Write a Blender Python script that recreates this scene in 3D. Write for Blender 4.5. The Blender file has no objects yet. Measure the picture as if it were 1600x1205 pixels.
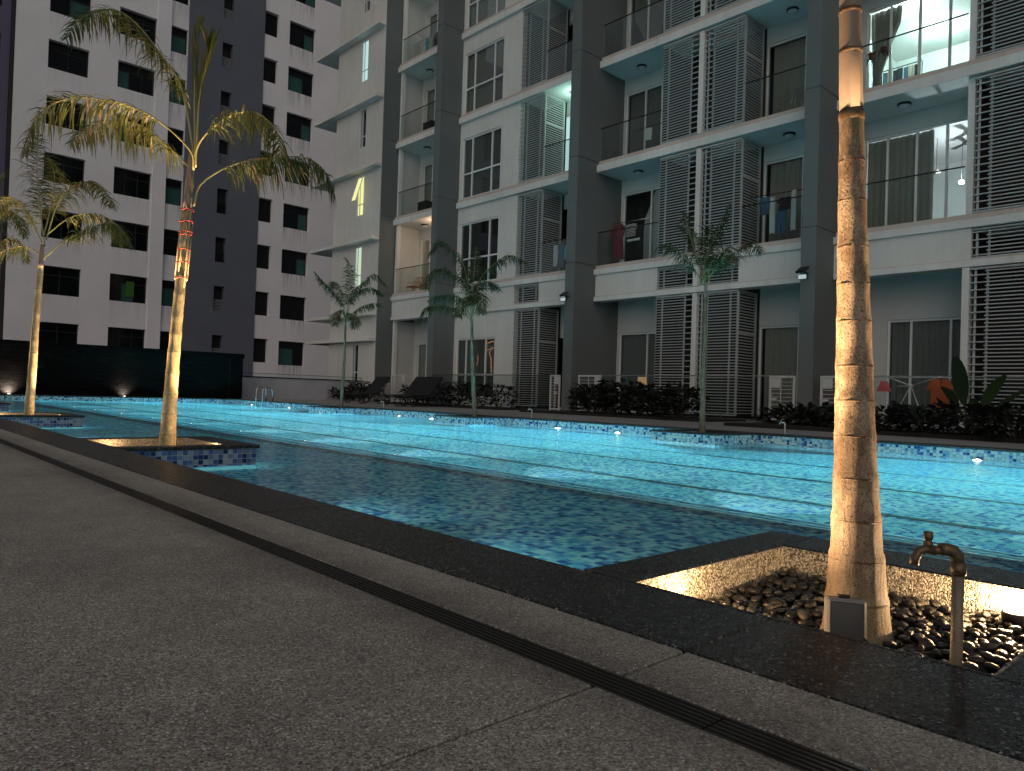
import bpy, math, random
from mathutils import Vector, Matrix
random.seed(7)
R = math.radians
sc = bpy.context.scene
col = sc.collection

# ---------------------------------------------------------------- camera, world, moonlight, exposure
cd = bpy.data.cameras.new('camera')
cd.sensor_width = 36.0
cd.lens = 25.948
cd.clip_start = 0.02
cd.clip_end = 1000
cam = bpy.data.objects.new('camera', cd)
col.objects.link(cam)
cx_, cy_, cz_ = Vector((0.67969989, 0.73279019, 0.03204062)), Vector((-0.01287718, -0.03175423, 0.99941275)), Vector((0.73337729, -0.67971333, -0.01214708))
cam.matrix_world = Matrix(((cx_.x, cy_.x, cz_.x, 0), (cx_.y, cy_.y, cz_.y, 0), (cx_.z, cy_.z, cz_.z, 0.48), (0, 0, 0, 1)))
sc.camera = cam

SUN_EL, SUN_AZ = R(20), R(142)     # azimuth clockwise from +Y
world = bpy.data.worlds.new('World')
sc.world = world
world.use_nodes = True
wn = world.node_tree.nodes
wl = world.node_tree.links
bg = wn['Background']
sky = wn.new('ShaderNodeTexSky')
sky.sky_type = 'NISHITA'
sky.sun_disc = False
sky.sun_elevation = SUN_EL
sky.sun_rotation = SUN_AZ
sky.air_density = 1.2
sky.dust_density = 4.0
tint = wn.new('ShaderNodeMix')          # night sky over a city: the clear-sky blue greyed by street glow
tint.data_type = 'RGBA'
tint.inputs[0].default_value = 0.9
tint.inputs[7].default_value = (1.6, 1.55, 1.68, 1)
wl.new(sky.outputs[0], tint.inputs[6])
wl.new(tint.outputs[2], bg.inputs['Color'])
bg.inputs['Strength'].default_value = 0.072

sl = bpy.data.lights.new('moonlight', 'SUN')
sl.energy = 0.60
sl.angle = R(70)
sl.color = (1.0, 0.97, 0.93)
so = bpy.data.objects.new('moonlight', sl)
col.objects.link(so)
sd = Vector((math.sin(SUN_AZ) * math.cos(SUN_EL), math.cos(SUN_AZ) * math.cos(SUN_EL), math.sin(SUN_EL)))
so.rotation_euler = (-sd).to_track_quat('-Z', 'Y').to_euler()

sc.view_settings.view_transform = 'Standard'
sc.view_settings.look = 'None'
sc.view_settings.exposure = 0
sc.view_settings.gamma = 1
sc.cycles.use_denoising = True
sc.cycles.max_bounces = 10
sc.cycles.transparent_max_bounces = 24
sc.cycles.sample_clamp_indirect = 4
sc.cycles.caustics_reflective = False
sc.cycles.caustics_refractive = True

# ---------------------------------------------------------------- helpers
ORG = {}

def link(o, parent=None):
    col.objects.link(o)
    if parent is not None:
        o.parent = parent
    return o

def tag(o, label=None, cat=None, group=None, kind=None):
    if label: o['label'] = label
    if cat: o['category'] = cat
    if group: o['group'] = group
    if kind: o['kind'] = kind
    return o

def empty(name, loc, label=None, cat=None, group=None):
    o = bpy.data.objects.new(name, None)
    o.empty_display_size = 0.1
    o.location = loc
    link(o)
    ORG[o] = Vector(loc)
    return tag(o, label, cat, group)

def inst(name, mesh, loc, parent=None, rot=None, scale=None):
    """One object on shared mesh data; loc is in world space."""
    o = bpy.data.objects.new(name, mesh)
    po = ORG.get(parent, Vector((0, 0, 0)))
    o.location = Vector(loc) - po
    if rot is not None: o.rotation_euler = rot
    if scale is not None: o.scale = scale
    link(o, parent)
    ORG[o] = Vector(loc)
    return o

class MB:
    def __init__(self):
        self.v = []; self.f = []; self.s = []
    def add(self, vs, fs, smooth=False):
        n = len(self.v)
        self.v += [tuple(p) for p in vs]
        self.f += [tuple(i + n for i in f) for f in fs]
        self.s += [smooth] * len(fs)
        return self
    def box(self, a, b):
        x0, y0, z0 = (min(a[i], b[i]) for i in range(3)); x1, y1, z1 = (max(a[i], b[i]) for i in range(3))
        return self.add([(x0,y0,z0),(x1,y0,z0),(x1,y1,z0),(x0,y1,z0),(x0,y0,z1),(x1,y0,z1),(x1,y1,z1),(x0,y1,z1)],
                        [(0,3,2,1),(4,5,6,7),(0,1,5,4),(1,2,6,5),(2,3,7,6),(3,0,4,7)])
    def bbox(self, a, b, c=0.004):
        """box with chamfered edges"""
        lo = [min(a[i], b[i]) for i in range(3)]; hi = [max(a[i], b[i]) for i in range(3)]
        vs = []; idx = {}
        for ax in range(3):
            for sx in (0, 1):
                for sy in (0, 1):
                    for sz in (0, 1):
                        s_ = (sx, sy, sz)
                        p = [(hi if s_[i] else lo)[i] + (0 if i == ax else (-c if s_[i] else c)) for i in range(3)]
                        idx[(ax, s_)] = len(vs); vs.append(p)
        fs = []
        for ax in range(3):
            o1, o2 = [i for i in range(3) if i != ax]
            for s_ in (0, 1):
                def key(u, w):
                    k = [0, 0, 0]; k[ax] = s_; k[o1] = u; k[o2] = w
                    return idx[(ax, tuple(k))]
                q = [key(0,0), key(1,0), key(1,1), key(0,1)]
                fs.append(tuple(q if (s_ == 1) == (ax != 1) else q[::-1]))
        for ax in range(3):
            o1, o2 = [i for i in range(3) if i != ax]
            for s1 in (0, 1):
                for s2 in (0, 1):
                    def k3(t):
                        k = [0, 0, 0]; k[ax] = t; k[o1] = s1; k[o2] = s2
                        return tuple(k)
                    q = (idx[(o1, k3(0))], idx[(o1, k3(1))], idx[(o2, k3(1))], idx[(o2, k3(0))])
                    fs.append(q if (s1 == s2) == (ax != 1) else q[::-1])
        for sx in (0, 1):
            for sy in (0, 1):
                for sz in (0, 1):
                    t = (idx[(0,(sx,sy,sz))], idx[(1,(sx,sy,sz))], idx[(2,(sx,sy,sz))])
                    fs.append(t if (sx + sy + sz) % 2 == 1 else t[::-1])
        return self.add(vs, fs)
    def tube(self, pts, rad, seg=8, cap=True, smooth=True):
        pts = [Vector(p) for p in pts]; n = len(pts)
        if not isinstance(rad, (list, tuple)): rad = [rad] * n
        vs = []; up = Vector((0.13, 0.27, 1)).normalized()
        t0 = (pts[1] - pts[0]).normalized()
        if abs(t0.dot(up)) > 0.95: up = Vector((1, 0.1, 0)).normalized()
        u = t0.cross(up).normalized()
        for i, p in enumerate(pts):
            t = (pts[min(i + 1, n - 1)] - pts[max(i - 1, 0)]).normalized()
            u = (u - t * u.dot(t)).normalized(); w = t.cross(u)
            for k in range(seg):
                a = 2 * math.pi * k / seg
                vs.append(p + (u * math.cos(a) + w * math.sin(a)) * rad[i])
        fs = [(i*seg+k, i*seg+(k+1) % seg, (i+1)*seg+(k+1) % seg, (i+1)*seg+k) for i in range(n-1) for k in range(seg)]
        if cap:
            fs += [tuple(range(seg))[::-1], tuple((n-1)*seg+k for k in range(seg))]
        return self.add(vs, fs, smooth)
    def lathe(self, c, prof, seg=20, axis=2, smooth=True):
        """prof = [(r, h)] along axis from centre c"""
        vs = []; o1, o2 = [(1, 2), (2, 0), (0, 1)][axis]
        for r, h in prof:
            for k in range(seg):
                a = 2 * math.pi * k / seg
                p = [0, 0, 0]; p[axis] = c[axis] + h; p[o1] = c[o1] + r * math.cos(a); p[o2] = c[o2] + r * math.sin(a)
                vs.append(p)
        n = len(prof)
        fs = [(i*seg+k, i*seg+(k+1) % seg, (i+1)*seg+(k+1) % seg, (i+1)*seg+k) for i in range(n-1) for k in range(seg)]
        if prof[0][0] > 1e-5: fs.append(tuple(range(seg))[::-1])
        if prof[-1][0] > 1e-5: fs.append(tuple((n-1)*seg+k for k in range(seg)))
        return self.add(vs, fs, smooth)
    def mesh(self, name, m, org=(0, 0, 0)):
        me = bpy.data.meshes.new(name)
        ox, oy, oz = org
        me.from_pydata([(x-ox, y-oy, z-oz) for x, y, z in self.v], [], self.f)
        if any(self.s): me.polygons.foreach_set('use_smooth', self.s)
        me.materials.append(m)
        me.update()
        return me
    def build(self, name, m, parent=None, label=None, cat=None, group=None, kind=None, org=None):
        po = ORG.get(parent, Vector((0, 0, 0)))
        if org is None: org = po
        org = Vector(org)
        o = bpy.data.objects.new(name, self.mesh(name, m, org))
        o.location = org - po
        link(o, parent)
        ORG[o] = org
        return tag(o, label, cat, group, kind)

def walls(mb, ax, u0, u1, z0, z1, d0, d1, holes):
    """wall slab in the plane u-z (ax='x': u runs along X; ax='y': along Y) between depths d0..d1 with rectangular holes"""
    us = sorted({u0, u1, *[min(max(h[i], u0), u1) for h in holes for i in (0, 1)]})
    zs = sorted({z0, z1, *[min(max(h[i], z0), z1) for h in holes for i in (2, 3)]})
    for j in range(len(zs) - 1):
        zm = (zs[j] + zs[j+1]) / 2; run = None
        for i in range(len(us)):
            solid = False
            if i < len(us) - 1:
                um = (us[i] + us[i+1]) / 2
                solid = not any(h[0] < um < h[1] and h[2] < zm < h[3] for h in holes)
            if solid and run is None: run = us[i]
            if not solid and run is not None:
                if ax == 'x': mb.box((run, d0, zs[j]), (us[i], d1, zs[j+1]))
                else: mb.box((d0, run, zs[j]), (d1, us[i], zs[j+1]))
                run = None
    return mb

ORD = ['first', 'second', 'third', 'fourth', 'fifth', 'sixth', 'seventh', 'eighth', 'ninth', 'tenth', 'eleventh', 'twelfth']
FLOOR = ['ground floor', 'first floor', 'second floor', 'third floor', 'fourth floor', 'fifth floor']

# ---------------------------------------------------------------- materials
class N:
    """tiny node-tree writer"""
    def __init__(self, name):
        self.m = bpy.data.materials.new(name); self.m.use_nodes = True
        self.t = self.m.node_tree; self.t.nodes.clear()
        self.out = self.t.nodes.new('ShaderNodeOutputMaterial')
    def n(self, typ, **kw):
        x = self.t.nodes.new('ShaderNode' + typ)
        for k, v in kw.items(): setattr(x, k, v)
        return x
    def l(self, a, b): self.t.links.new(a, b)
    def put(self, sock, v):
        if hasattr(v, 'is_linked') or hasattr(v, 'links'): self.l(v, sock)
        else: sock.default_value = v
    def math(self, op, a, b=0.0, clamp=False):
        x = self.n('Math', operation=op); x.use_clamp = clamp
        self.put(x.inputs[0], a); self.put(x.inputs[1], b); return x.outputs[0]
    def mix(self, f, a, b, mode='MIX'):
        x = self.n('Mix', data_type='RGBA', blend_type=mode)
        self.put(x.inputs[0], f); self.put(x.inputs[6], a); self.put(x.inputs[7], b); return x.outputs[2]
    def ramp(self, f, stops, interp='LINEAR'):
        x = self.n('ValToRGB'); cr = x.color_ramp; cr.interpolation = interp
        while len(cr.elements) < len(stops): cr.elements.new(0.5)
        for e, (p, c) in zip(cr.elements, stops):
            e.position = p; e.color = (*c, 1) if len(c) == 3 else c
        self.put(x.inputs[0], f); return x.outputs[0]
    def coord(self, kind='Object', scale=(1, 1, 1)):
        tc = self.n('TexCoord'); mp = self.n('Mapping'); mp.inputs['Scale'].default_value = scale
        self.l(tc.outputs[kind], mp.inputs[0]); return mp.outputs[0]
    def wcoord(self, scale=(1, 1, 1)):
        g = self.n('NewGeometry'); mp = self.n('Mapping'); mp.inputs['Scale'].default_value = scale
        self.l(g.outputs['Position'], mp.inputs[0]); return mp.outputs[0]
    def noise(self, vec, scale, detail=3, rough=0.5):
        x = self.n('TexNoise'); self.l(vec, x.inputs['Vector'])
        x.inputs['Scale'].default_value = scale; x.inputs['Detail'].default_value = detail; x.inputs['Roughness'].default_value = rough
        return x.outputs['Fac']
    def bump(self, h, dist=0.01, strength=1.0):
        x = self.n('Bump'); self.l(h, x.inputs['Height']); x.inputs['Distance'].default_value = dist
        x.inputs['Strength'].default_value = strength; return x.outputs[0]
    def bsdf(self, color, rough=0.6, normal=None, metallic=0.0, spec=0.5, **kw):
        b = self.n('BsdfPrincipled')
        self.put(b.inputs['Base Color'], (*color, 1) if isinstance(color, tuple) and len(color) == 3 else color)
        self.put(b.inputs['Roughness'], rough); b.inputs['Metallic'].default_value = metallic
        b.inputs['Specular IOR Level'].default_value = spec
        for k, v in kw.items(): self.put(b.inputs[k.replace('_', ' ')], v)
        if normal is not None: self.l(normal, b.inputs['Normal'])
        self.l(b.outputs[0], self.out.inputs['Surface']); return b

M = {}

def paint(name, color, rough=0.75, dirt=0.18, streak=0.14, bump=0.0015):
    """wall paint: cloudy discolouration and faint rain streaks"""
    n = N(name); p = n.wcoord()
    cloud = n.noise(p, 0.55, 5, 0.62)
    st = n.noise(n.wcoord((2.6, 2.6, 0.16)), 2.4, 4, 0.65)
    f = n.math('ADD', n.math('MULTIPLY', n.math('SUBTRACT', cloud, 0.5), dirt * 2.2), n.math('MULTIPLY', n.math('SUBTRACT', st, 0.5), streak * 2.0))
    f = n.math('ADD', f, 1.0)
    c = n.mix(1.0, (*color, 1), n.mix(0, f, f), 'MULTIPLY')
    fine = n.noise(p, 60, 2)
    n.bsdf(c, rough, n.bump(fine, bump, 0.5), spec=0.3)
    M[name] = n.m

paint('wall_white', (0.62, 0.60, 0.57), streak=0.05)
paint('wall_pale', (0.71, 0.68, 0.635), streak=0.11)
paint('fin_grey', (0.15, 0.16, 0.156), streak=0.06)
paint('slab_white', (0.74, 0.72, 0.68), dirt=0.26, streak=0.16)
paint('kerb_beige', (0.60, 0.49, 0.42), dirt=0.25)
paint('slat_white', (0.47, 0.475, 0.46), rough=0.5, dirt=0.12, streak=0.04, bump=0.0003)
paint('frame_white', (0.80, 0.80, 0.78), rough=0.45, dirt=0.08, streak=0.03, bump=0.0003)
paint('tower_slate', (0.14, 0.152, 0.19), dirt=0.14, streak=0.05)
paint('tower_violet', (0.16, 0.145, 0.22), dirt=0.2, streak=0.06)
paint('ledge_wall', (0.42, 0.42, 0.46), dirt=0.3, streak=0.2)
paint('interior_dark', (0.035, 0.035, 0.035), rough=0.95)  # near-black: the darkness of unlit rooms and recesses put into the colour
paint('interior_white', (0.62, 0.62, 0.6), dirt=0.08, streak=0.04)
paint('concrete', (0.30, 0.29, 0.275), rough=0.85, dirt=0.3, streak=0.1)

def tower_paint():
    """white tower wall with grime runs hanging from the sill lines"""
    n = N('tower_white'); p = n.wcoord(); sp = n.n('SeparateXYZ'); n.l(p, sp.inputs[0])
    cloud = n.noise(p, 0.35, 5, 0.6)
    runs = n.noise(n.wcoord((1, 1, 0.05)), 5.5, 4, 0.7)
    ph = n.math('FRACT', n.math('DIVIDE', n.math('SUBTRACT', sp.outputs[2], 2.1 - 31.6), 3.16))
    hang = n.ramp(ph, [(0.55, (0, 0, 0)), (0.98, (1, 1, 1)), (1.0, (0, 0, 0))])
    cols_ = None
    for y0, y1, w in ((8.44, 10.48, .25), (11.98, 14.06, .35), (14.88, 15.93, .8), (22.58, 24.4, .9)):
        m_ = n.math('MULTIPLY', n.math('MULTIPLY', n.math('GREATER_THAN', sp.outputs[1], y0), n.math('LESS_THAN', sp.outputs[1], y1)), w)
        cols_ = m_ if cols_ is None else n.math('ADD', cols_, m_)
    d = n.math('MULTIPLY', n.math('MULTIPLY', hang, cols_), n.ramp(runs, [(0.42, (0, 0, 0)), (0.62, (1, 1, 1))]))
    f = n.math('ADD', n.math('MULTIPLY', n.math('SUBTRACT', cloud, 0.5), 0.3), n.math('SUBTRACT', 1.0, n.math('MULTIPLY', d, 0.5)))
    c = n.mix(1.0, (0.88, 0.845, 0.865, 1), n.mix(0, f, f), 'MULTIPLY')
    n.bsdf(c, 0.8, n.bump(n.noise(p, 30, 2), 0.002, 0.5), spec=0.3)
    M['tower_white'] = n.m
tower_paint()

def speckle(name, stops, scale, rough=(0.35, 0.6), bump=0.002, patch=0.35, stain=0.0):
    """exposed-aggregate / granite: random-coloured grains"""
    n = N(name); p = n.wcoord()
    v = n.n('TexVoronoi'); n.l(p, v.inputs['Vector']); v.inputs['Scale'].default_value = scale
    wn_ = n.n('TexWhiteNoise', noise_dimensions='3D'); n.l(v.outputs['Position'], wn_.inputs[0])
    c = n.ramp(wn_.outputs['Value'], stops)
    big = n.noise(p, 1.3, 5, 0.65)
    mid = n.noise(p, 9, 4, 0.6)
    f = n.math('ADD', n.math('ADD', n.math('MULTIPLY', n.math('SUBTRACT', big, 0.5), patch * 2), n.math('MULTIPLY', n.math('SUBTRACT', mid, 0.5), patch)), 1.0)
    if stain:
        st = n.ramp(n.noise(p, 0.8, 7, 0.7), [(0.52, (0, 0, 0)), (0.66, (1, 1, 1))])
        f = n.math('MULTIPLY', f, n.math('SUBTRACT', 1.0, n.math('MULTIPLY', st, stain)))
        sy = n.n('SeparateXYZ'); n.l(p, sy.inputs[0])
        near = n.ramp(n.math('ABSOLUTE', n.math('SUBTRACT', sy.outputs[1], 0.9925)), [(0.03, (1, 1, 1)), (0.16, (0, 0, 0))])      # dirt that settles along the drain
        f = n.math('MULTIPLY', f, n.math('SUBTRACT', 1.0, n.math('MULTIPLY', n.math('MULTIPLY', near, n.noise(p, 5, 5, .7)), 0.75)))
    c = n.mix(1.0, c, n.mix(0, f, f), 'MULTIPLY')
    r = n.math('MULTIPLY_ADD', wn_.outputs['Value'], rough[1] - rough[0]); r.node.inputs[2].default_value = rough[0]
    h = n.math('SUBTRACT', 1.0, v.outputs['Distance'])
    h2 = n.math('ADD', h, n.math('MULTIPLY', wn_.outputs['Value'], 0.6))
    n.bsdf(c, r, n.bump(h2, bump, 0.8), spec=0.28)
    M[name] = n.m

speckle('deck_aggregate', [(0, (0.13, 0.115, 0.098)), (0.35, (0.31, 0.278, 0.236)), (0.7, (0.43, 0.388, 0.332)), (0.93, (0.55, 0.505, 0.445)), (1, (0.8, 0.78, 0.74))], 300, (0.4, 0.75), 0.0018, 0.42, 0.2)
speckle('granite_black', [(0, (0.006, 0.006, 0.006)), (0.5, (0.014, 0.0135, 0.0135)), (0.78, (0.034, 0.033, 0.032)), (0.94, (0.09, 0.088, 0.086)), (1, (0.34, 0.335, 0.33))], 210, (0.22, 0.55), 0.0026, 0.25)
speckle('planter_aggregate', [(0, (0.07, 0.06, 0.045)), (0.3, (0.20, 0.175, 0.135)), (0.6, (0.40, 0.36, 0.285)), (0.85, (0.58, 0.53, 0.44)), (1, (0.75, 0.70, 0.6))], 200, (0.25, 0.6), 0.007, 0.15)
speckle('gravel_pale', [(0, (0.10, 0.08, 0.055)), (0.4, (0.22, 0.18, 0.12)), (0.8, (0.38, 0.32, 0.23)), (1, (0.6, 0.54, 0.44))], 90, (0.5, 0.8), 0.012, 0.2)

# glass mosaic tiles; one random colour per tile
TILE = [(0.0, (0.24, 0.50, 0.58)), (0.22, (0.40, 0.66, 0.66)), (0.40, (0.12, 0.33, 0.54)), (0.56, (0.50, 0.70, 0.66)), (0.70, (0.17, 0.40, 0.54)), (0.80, (0.04, 0.12, 0.31)), (0.93, (0.07, 0.21, 0.42))]
def tile_obj(name, pal=TILE):
    n = N(name)
    g = n.n('NewGeometry'); oi = n.n('ObjectInfo')
    f = n.math('FRACT', n.math('ADD', g.outputs['Random Per Island'], oi.outputs['Random']))
    c = n.ramp(f, pal, 'CONSTANT')
    n.bsdf(c, 0.12, n.bump(n.noise(n.wcoord(), 30, 2), 0.001, 0.4), spec=0.6)
    M[name] = n.m
tile_obj('tile_glass')
tile_obj('tile_band', [(0.0, (0.42, 0.60, 0.60)), (0.22, (0.60, 0.70, 0.64)), (0.42, (0.20, 0.36, 0.50)), (0.58, (0.66, 0.74, 0.68)), (0.70, (0.28, 0.42, 0.50)), (0.82, (0.012, 0.035, 0.17)), (0.94, (0.04, 0.12, 0.32))])  # far tiles made paler, the waterline light put into their colour


tile_obj('tile_near', [(0.0, (0.17, 0.21, 0.33)), (0.22, (0.30, 0.34, 0.42)), (0.40, (0.08, 0.12, 0.30)), (0.56, (0.36, 0.40, 0.45)), (0.70, (0.12, 0.17, 0.34)), (0.82, (0.012, 0.025, 0.12)), (0.94, (0.03, 0.06, 0.22))])  # darker mix for the near planters, their dim light put into the colour
TP = 0.0388       # tile pitch
def tile_surface(name):
    """mosaic too far or too deep under water to pick apart"""
    n = N(name); p = n.wcoord((1 / TP, 1 / TP, 1 / TP))
    ad = n.n('VectorMath', operation='ADD'); n.l(p, ad.inputs[0]); ad.inputs[1].default_value = (0.013, 0.017, 0.011)
    fl = n.n('VectorMath', operation='FLOOR'); n.l(ad.outputs[0], fl.inputs[0])
    wn_ = n.n('TexWhiteNoise', noise_dimensions='3D'); n.l(fl.outputs[0], wn_.inputs[0])
    c = n.ramp(wn_.outputs['Value'], TILE, 'CONSTANT')
    fr = n.n('VectorMath', operation='FRACTION'); n.l(ad.outputs[0], fr.inputs[0])
    sp = n.n('SeparateXYZ'); n.l(fr.outputs[0], sp.inputs[0])
    g = n.n('NewGeometry'); sn = n.n('SeparateXYZ'); n.l(g.outputs['True Normal'], sn.inputs[0])
    es = []
    for i in range(3):
        d = n.math('ABSOLUTE', n.math('SUBTRACT', sp.outputs[i], 0.5))
        e = n.math('GREATER_THAN', d, 0.455)
        e = n.math('MULTIPLY', e, n.math('LESS_THAN', n.math('ABSOLUTE', sn.outputs[i]), 0.7))
        es.append(e)
    gr = n.math('MAXIMUM', n.math('MAXIMUM', es[0], es[1]), es[2])
    c = n.mix(gr, c, (0.50, 0.56, 0.54, 1))
    n.bsdf(c, 0.25, spec=0.5)
    M[name] = n.m
tile_surface('tile_surface')

def plain(name, color, rough=0.5, metallic=0.0, var=0.15, spec=0.5, scale=8, bump=0.0):
    n = N(name); p = n.coord('Object')
    f = n.math('ADD', n.math('MULTIPLY', n.math('SUBTRACT', n.noise(p, scale, 4, 0.6), 0.5), var * 2), 1.0)
    c = n.mix(1.0, (*color, 1), n.mix(0, f, f), 'MULTIPLY')
    n.bsdf(c, rough, n.bump(n.noise(p, scale * 8, 3), bump, 0.8) if bump else None, metallic, spec)
    M[name] = n.m

plain('grout', (0.50, 0.55, 0.54), 0.8)
plain('nosing_tile', (0.72, 0.80, 0.80), 0.3)
plain('lane_tile', (0.018, 0.05, 0.05), 0.35, var=0.3, scale=40)
plain('steel', (0.55, 0.55, 0.56), 0.22, 1.0)
plain('brass_worn', (0.16, 0.115, 0.07), 0.42, 0.6, 0.5, scale=30, bump=0.002)
plain('pipe_grey', (0.20, 0.16, 0.115), 0.45, 0.15, 0.4, scale=26, bump=0.002)
plain('black_plastic', (0.012, 0.012, 0.013), 0.45)
plain('black_fabric', (0.01, 0.01, 0.012), 0.8)
plain('rail_dark', (0.03, 0.032, 0.033), 0.35, 0.6)
plain('grate_dark', (0.028, 0.025, 0.022), 0.45, 0.3, 0.3)
plain('channel_black', (0.004, 0.004, 0.004), 0.9)
plain('box_grey', (0.24, 0.22, 0.205), 0.4)
plain('box_lid', (0.052, 0.052, 0.060), 0.35, var=0.05)
plain('lamp_white', (0.75, 0.76, 0.74), 0.35)
plain('soil', (0.02, 0.016, 0.012), 0.95, bump=0.01)
plain('earth', (0.03, 0.028, 0.025), 0.95)
plain('gate_white', (0.55, 0.53, 0.50), 0.5)
plain('bamboo', (0.46, 0.34, 0.19), 0.6, var=0.35, scale=20)
plain('red_twine', (0.36, 0.045, 0.04), 0.7)
plain('wicker', (0.28, 0.12, 0.05), 0.6, var=0.5, scale=60)
plain('cloth_red', (0.13, 0.025, 0.032), 0.9)
plain('cloth_pink', (0.45, 0.10, 0.11), 0.9)
plain('cloth_orange', (0.33, 0.08, 0.025), 0.9)
plain('cloth_white', (0.55, 0.57, 0.55), 0.9)
plain('cloth_blue', (0.06, 0.12, 0.19), 0.9)
plain('cloth_teal', (0.05, 0.35, 0.40), 0.9)
plain('cloth_dark', (0.02, 0.022, 0.03), 0.9)
plain('cloth_cream', (0.45, 0.42, 0.34), 0.9)
plain('curtain_grey', (0.46, 0.435, 0.38), 0.9, var=0.2)
plain('curtain_dark', (0.26, 0.265, 0.26), 0.9, var=0.2)
plain('curtain_pale', (0.72, 0.74, 0.73), 0.9, var=0.15)
plain('curtain_cream', (0.66, 0.52, 0.36), 0.9, var=0.12)
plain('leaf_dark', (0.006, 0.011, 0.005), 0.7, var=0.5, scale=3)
plain('leaf_banana', (0.018, 0.042, 0.010), 0.5, var=0.3, scale=6)
plain('flower_pink', (0.5, 0.14, 0.17), 0.7)
plain('terracotta', (0.25, 0.09, 0.05), 0.7)
plain('tower_glass', (0.003, 0.005, 0.006), 0.1, 0, 0.4, spec=0.25, scale=0.6)
plain('tower_glass_teal', (0.03, 0.095, 0.085), 0.2, 0, 0.5, spec=0.3, scale=0.9)
plain('tower_grille', (0.006, 0.006, 0.008), 0.6)
plain('tower_frame', (0.007, 0.007, 0.008), 0.6)
plain('grille_pale', (0.42, 0.43, 0.44), 0.5)
plain('stripe_dark', (0.03, 0.03, 0.035), 0.9)

def striped(name, a, b, freq):
    n = N(name); sp = n.n('SeparateXYZ'); n.l(n.coord('Object'), sp.inputs[0])
    f = n.math('GREATER_THAN', n.math('FRACT', n.math('MULTIPLY', sp.outputs[2], freq)), 0.5)
    n.bsdf(n.mix(f, (*a, 1), (*b, 1)), 0.9); M[name] = n.m
striped('cloth_striped', (0.42, 0.42, 0.4), (0.02, 0.02, 0.025), 22)

def emit(name, color, strength):
    n = N(name); e = n.n('Emission'); e.inputs[0].default_value = (*color, 1); e.inputs[1].default_value = strength
    n.l(e.outputs[0], n.out.inputs[0]); M[name] = n.m
emit('lamp_pool', (1.0, 0.80, 0.58), 16)
emit('lamp_warm', (1.0, 0.66, 0.32), 18)
emit('lamp_room', (0.80, 0.97, 1.0), 30)
emit('lamp_room_blue', (0.78, 0.88, 1.0), 40)
emit('lamp_standing', (1.0, 0.60, 0.28), 0.3)
emit('lamp_flood', (0.75, 0.9, 0.92), 0.55)
emit('window_cyan', (0.66, 1.0, 0.95), 0.75)
emit('window_yellow', (0.98, 0.97, 0.42), 0.95)
emit('window_mint', (0.80, 1.0, 0.74), 0.72)
emit('window_green', (0.2, 0.45, 0.1), 0.06)
emit('reflection_orange', (1.0, 0.42, 0.2), 1.0)

def glass(name, tint=(0.93, 0.97, 0.96), refl=1.0, rough=0.02):
    n = N(name)
    tr = n.n('BsdfTransparent'); tr.inputs[0].default_value = (*tint, 1)
    gl = n.n('BsdfGlossy'); gl.inputs['Roughness'].default_value = rough; gl.inputs[0].default_value = (0.9, 0.95, 0.95, 1)
    fr = n.n('Fresnel'); fr.inputs[0].default_value = 1.45
    mx = n.n('MixShader'); n.l(n.math('MULTIPLY', fr.outputs[0], refl), mx.inputs[0])
    n.l(tr.outputs[0], mx.inputs[1]); n.l(gl.outputs[0], mx.inputs[2]); n.l(mx.outputs[0], n.out.inputs[0]); M[name] = n.m
glass('glass_window', (0.85, 0.88, 0.87), 0.6)
glass('glass_rail', (0.93, 0.965, 0.96), 0.22)
glass('glass_blue', (0.25, 0.42, 0.48), 0.9)

def water():
    """clear water: sharp refraction, reflection blurred by fine ripples"""
    n = N('water')
    a = n.noise(n.wcoord((1.0, 1.25, 1.0)), 7.0, 2, 0.5)
    b = n.noise(n.wcoord((1.0, 1.2, 1.0)), 22, 2, 0.5)
    h = n.math('ADD', a, n.math('MULTIPLY', b, 0.22))
    nb = n.bump(h, 0.0013, 1.0)
    rf = n.n('BsdfRefraction'); rf.inputs['IOR'].default_value = 1.33; rf.inputs['Roughness'].default_value = 0.025
    rf.inputs['Color'].default_value = (0.86, 0.985, 1.0, 1); n.l(nb, rf.inputs['Normal'])
    gl = n.n('BsdfGlossy'); gl.inputs['Roughness'].default_value = 0.13; n.l(n.bump(h, 0.006, 1.0), gl.inputs['Normal'])
    fr = n.n('Fresnel'); fr.inputs[0].default_value = 1.33; n.l(nb, fr.inputs['Normal'])
    mx = n.n('MixShader'); n.l(n.math('MULTIPLY', fr.outputs[0], 0.62), mx.inputs[0])
    n.l(rf.outputs[0], mx.inputs[1]); n.l(gl.outputs[0], mx.inputs[2]); n.l(mx.outputs[0], n.out.inputs[0])
    M['water'] = n.m
water()

def black_stone():
    n = N('black_stone'); p = n.wcoord((1.0, 1.0, 7.0))
    c = n.noise(p, 3.2, 6, 0.7)
    col_ = n.ramp(c, [(0.3, (0.0015, 0.0015, 0.0014)), (0.6, (0.007, 0.0065, 0.006)), (0.8, (0.035, 0.032, 0.029))])
    n.bsdf(col_, 0.95, n.bump(c, 0.03, 1.0), spec=0.02)
    M['black_stone'] = n.m
black_stone()

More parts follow.
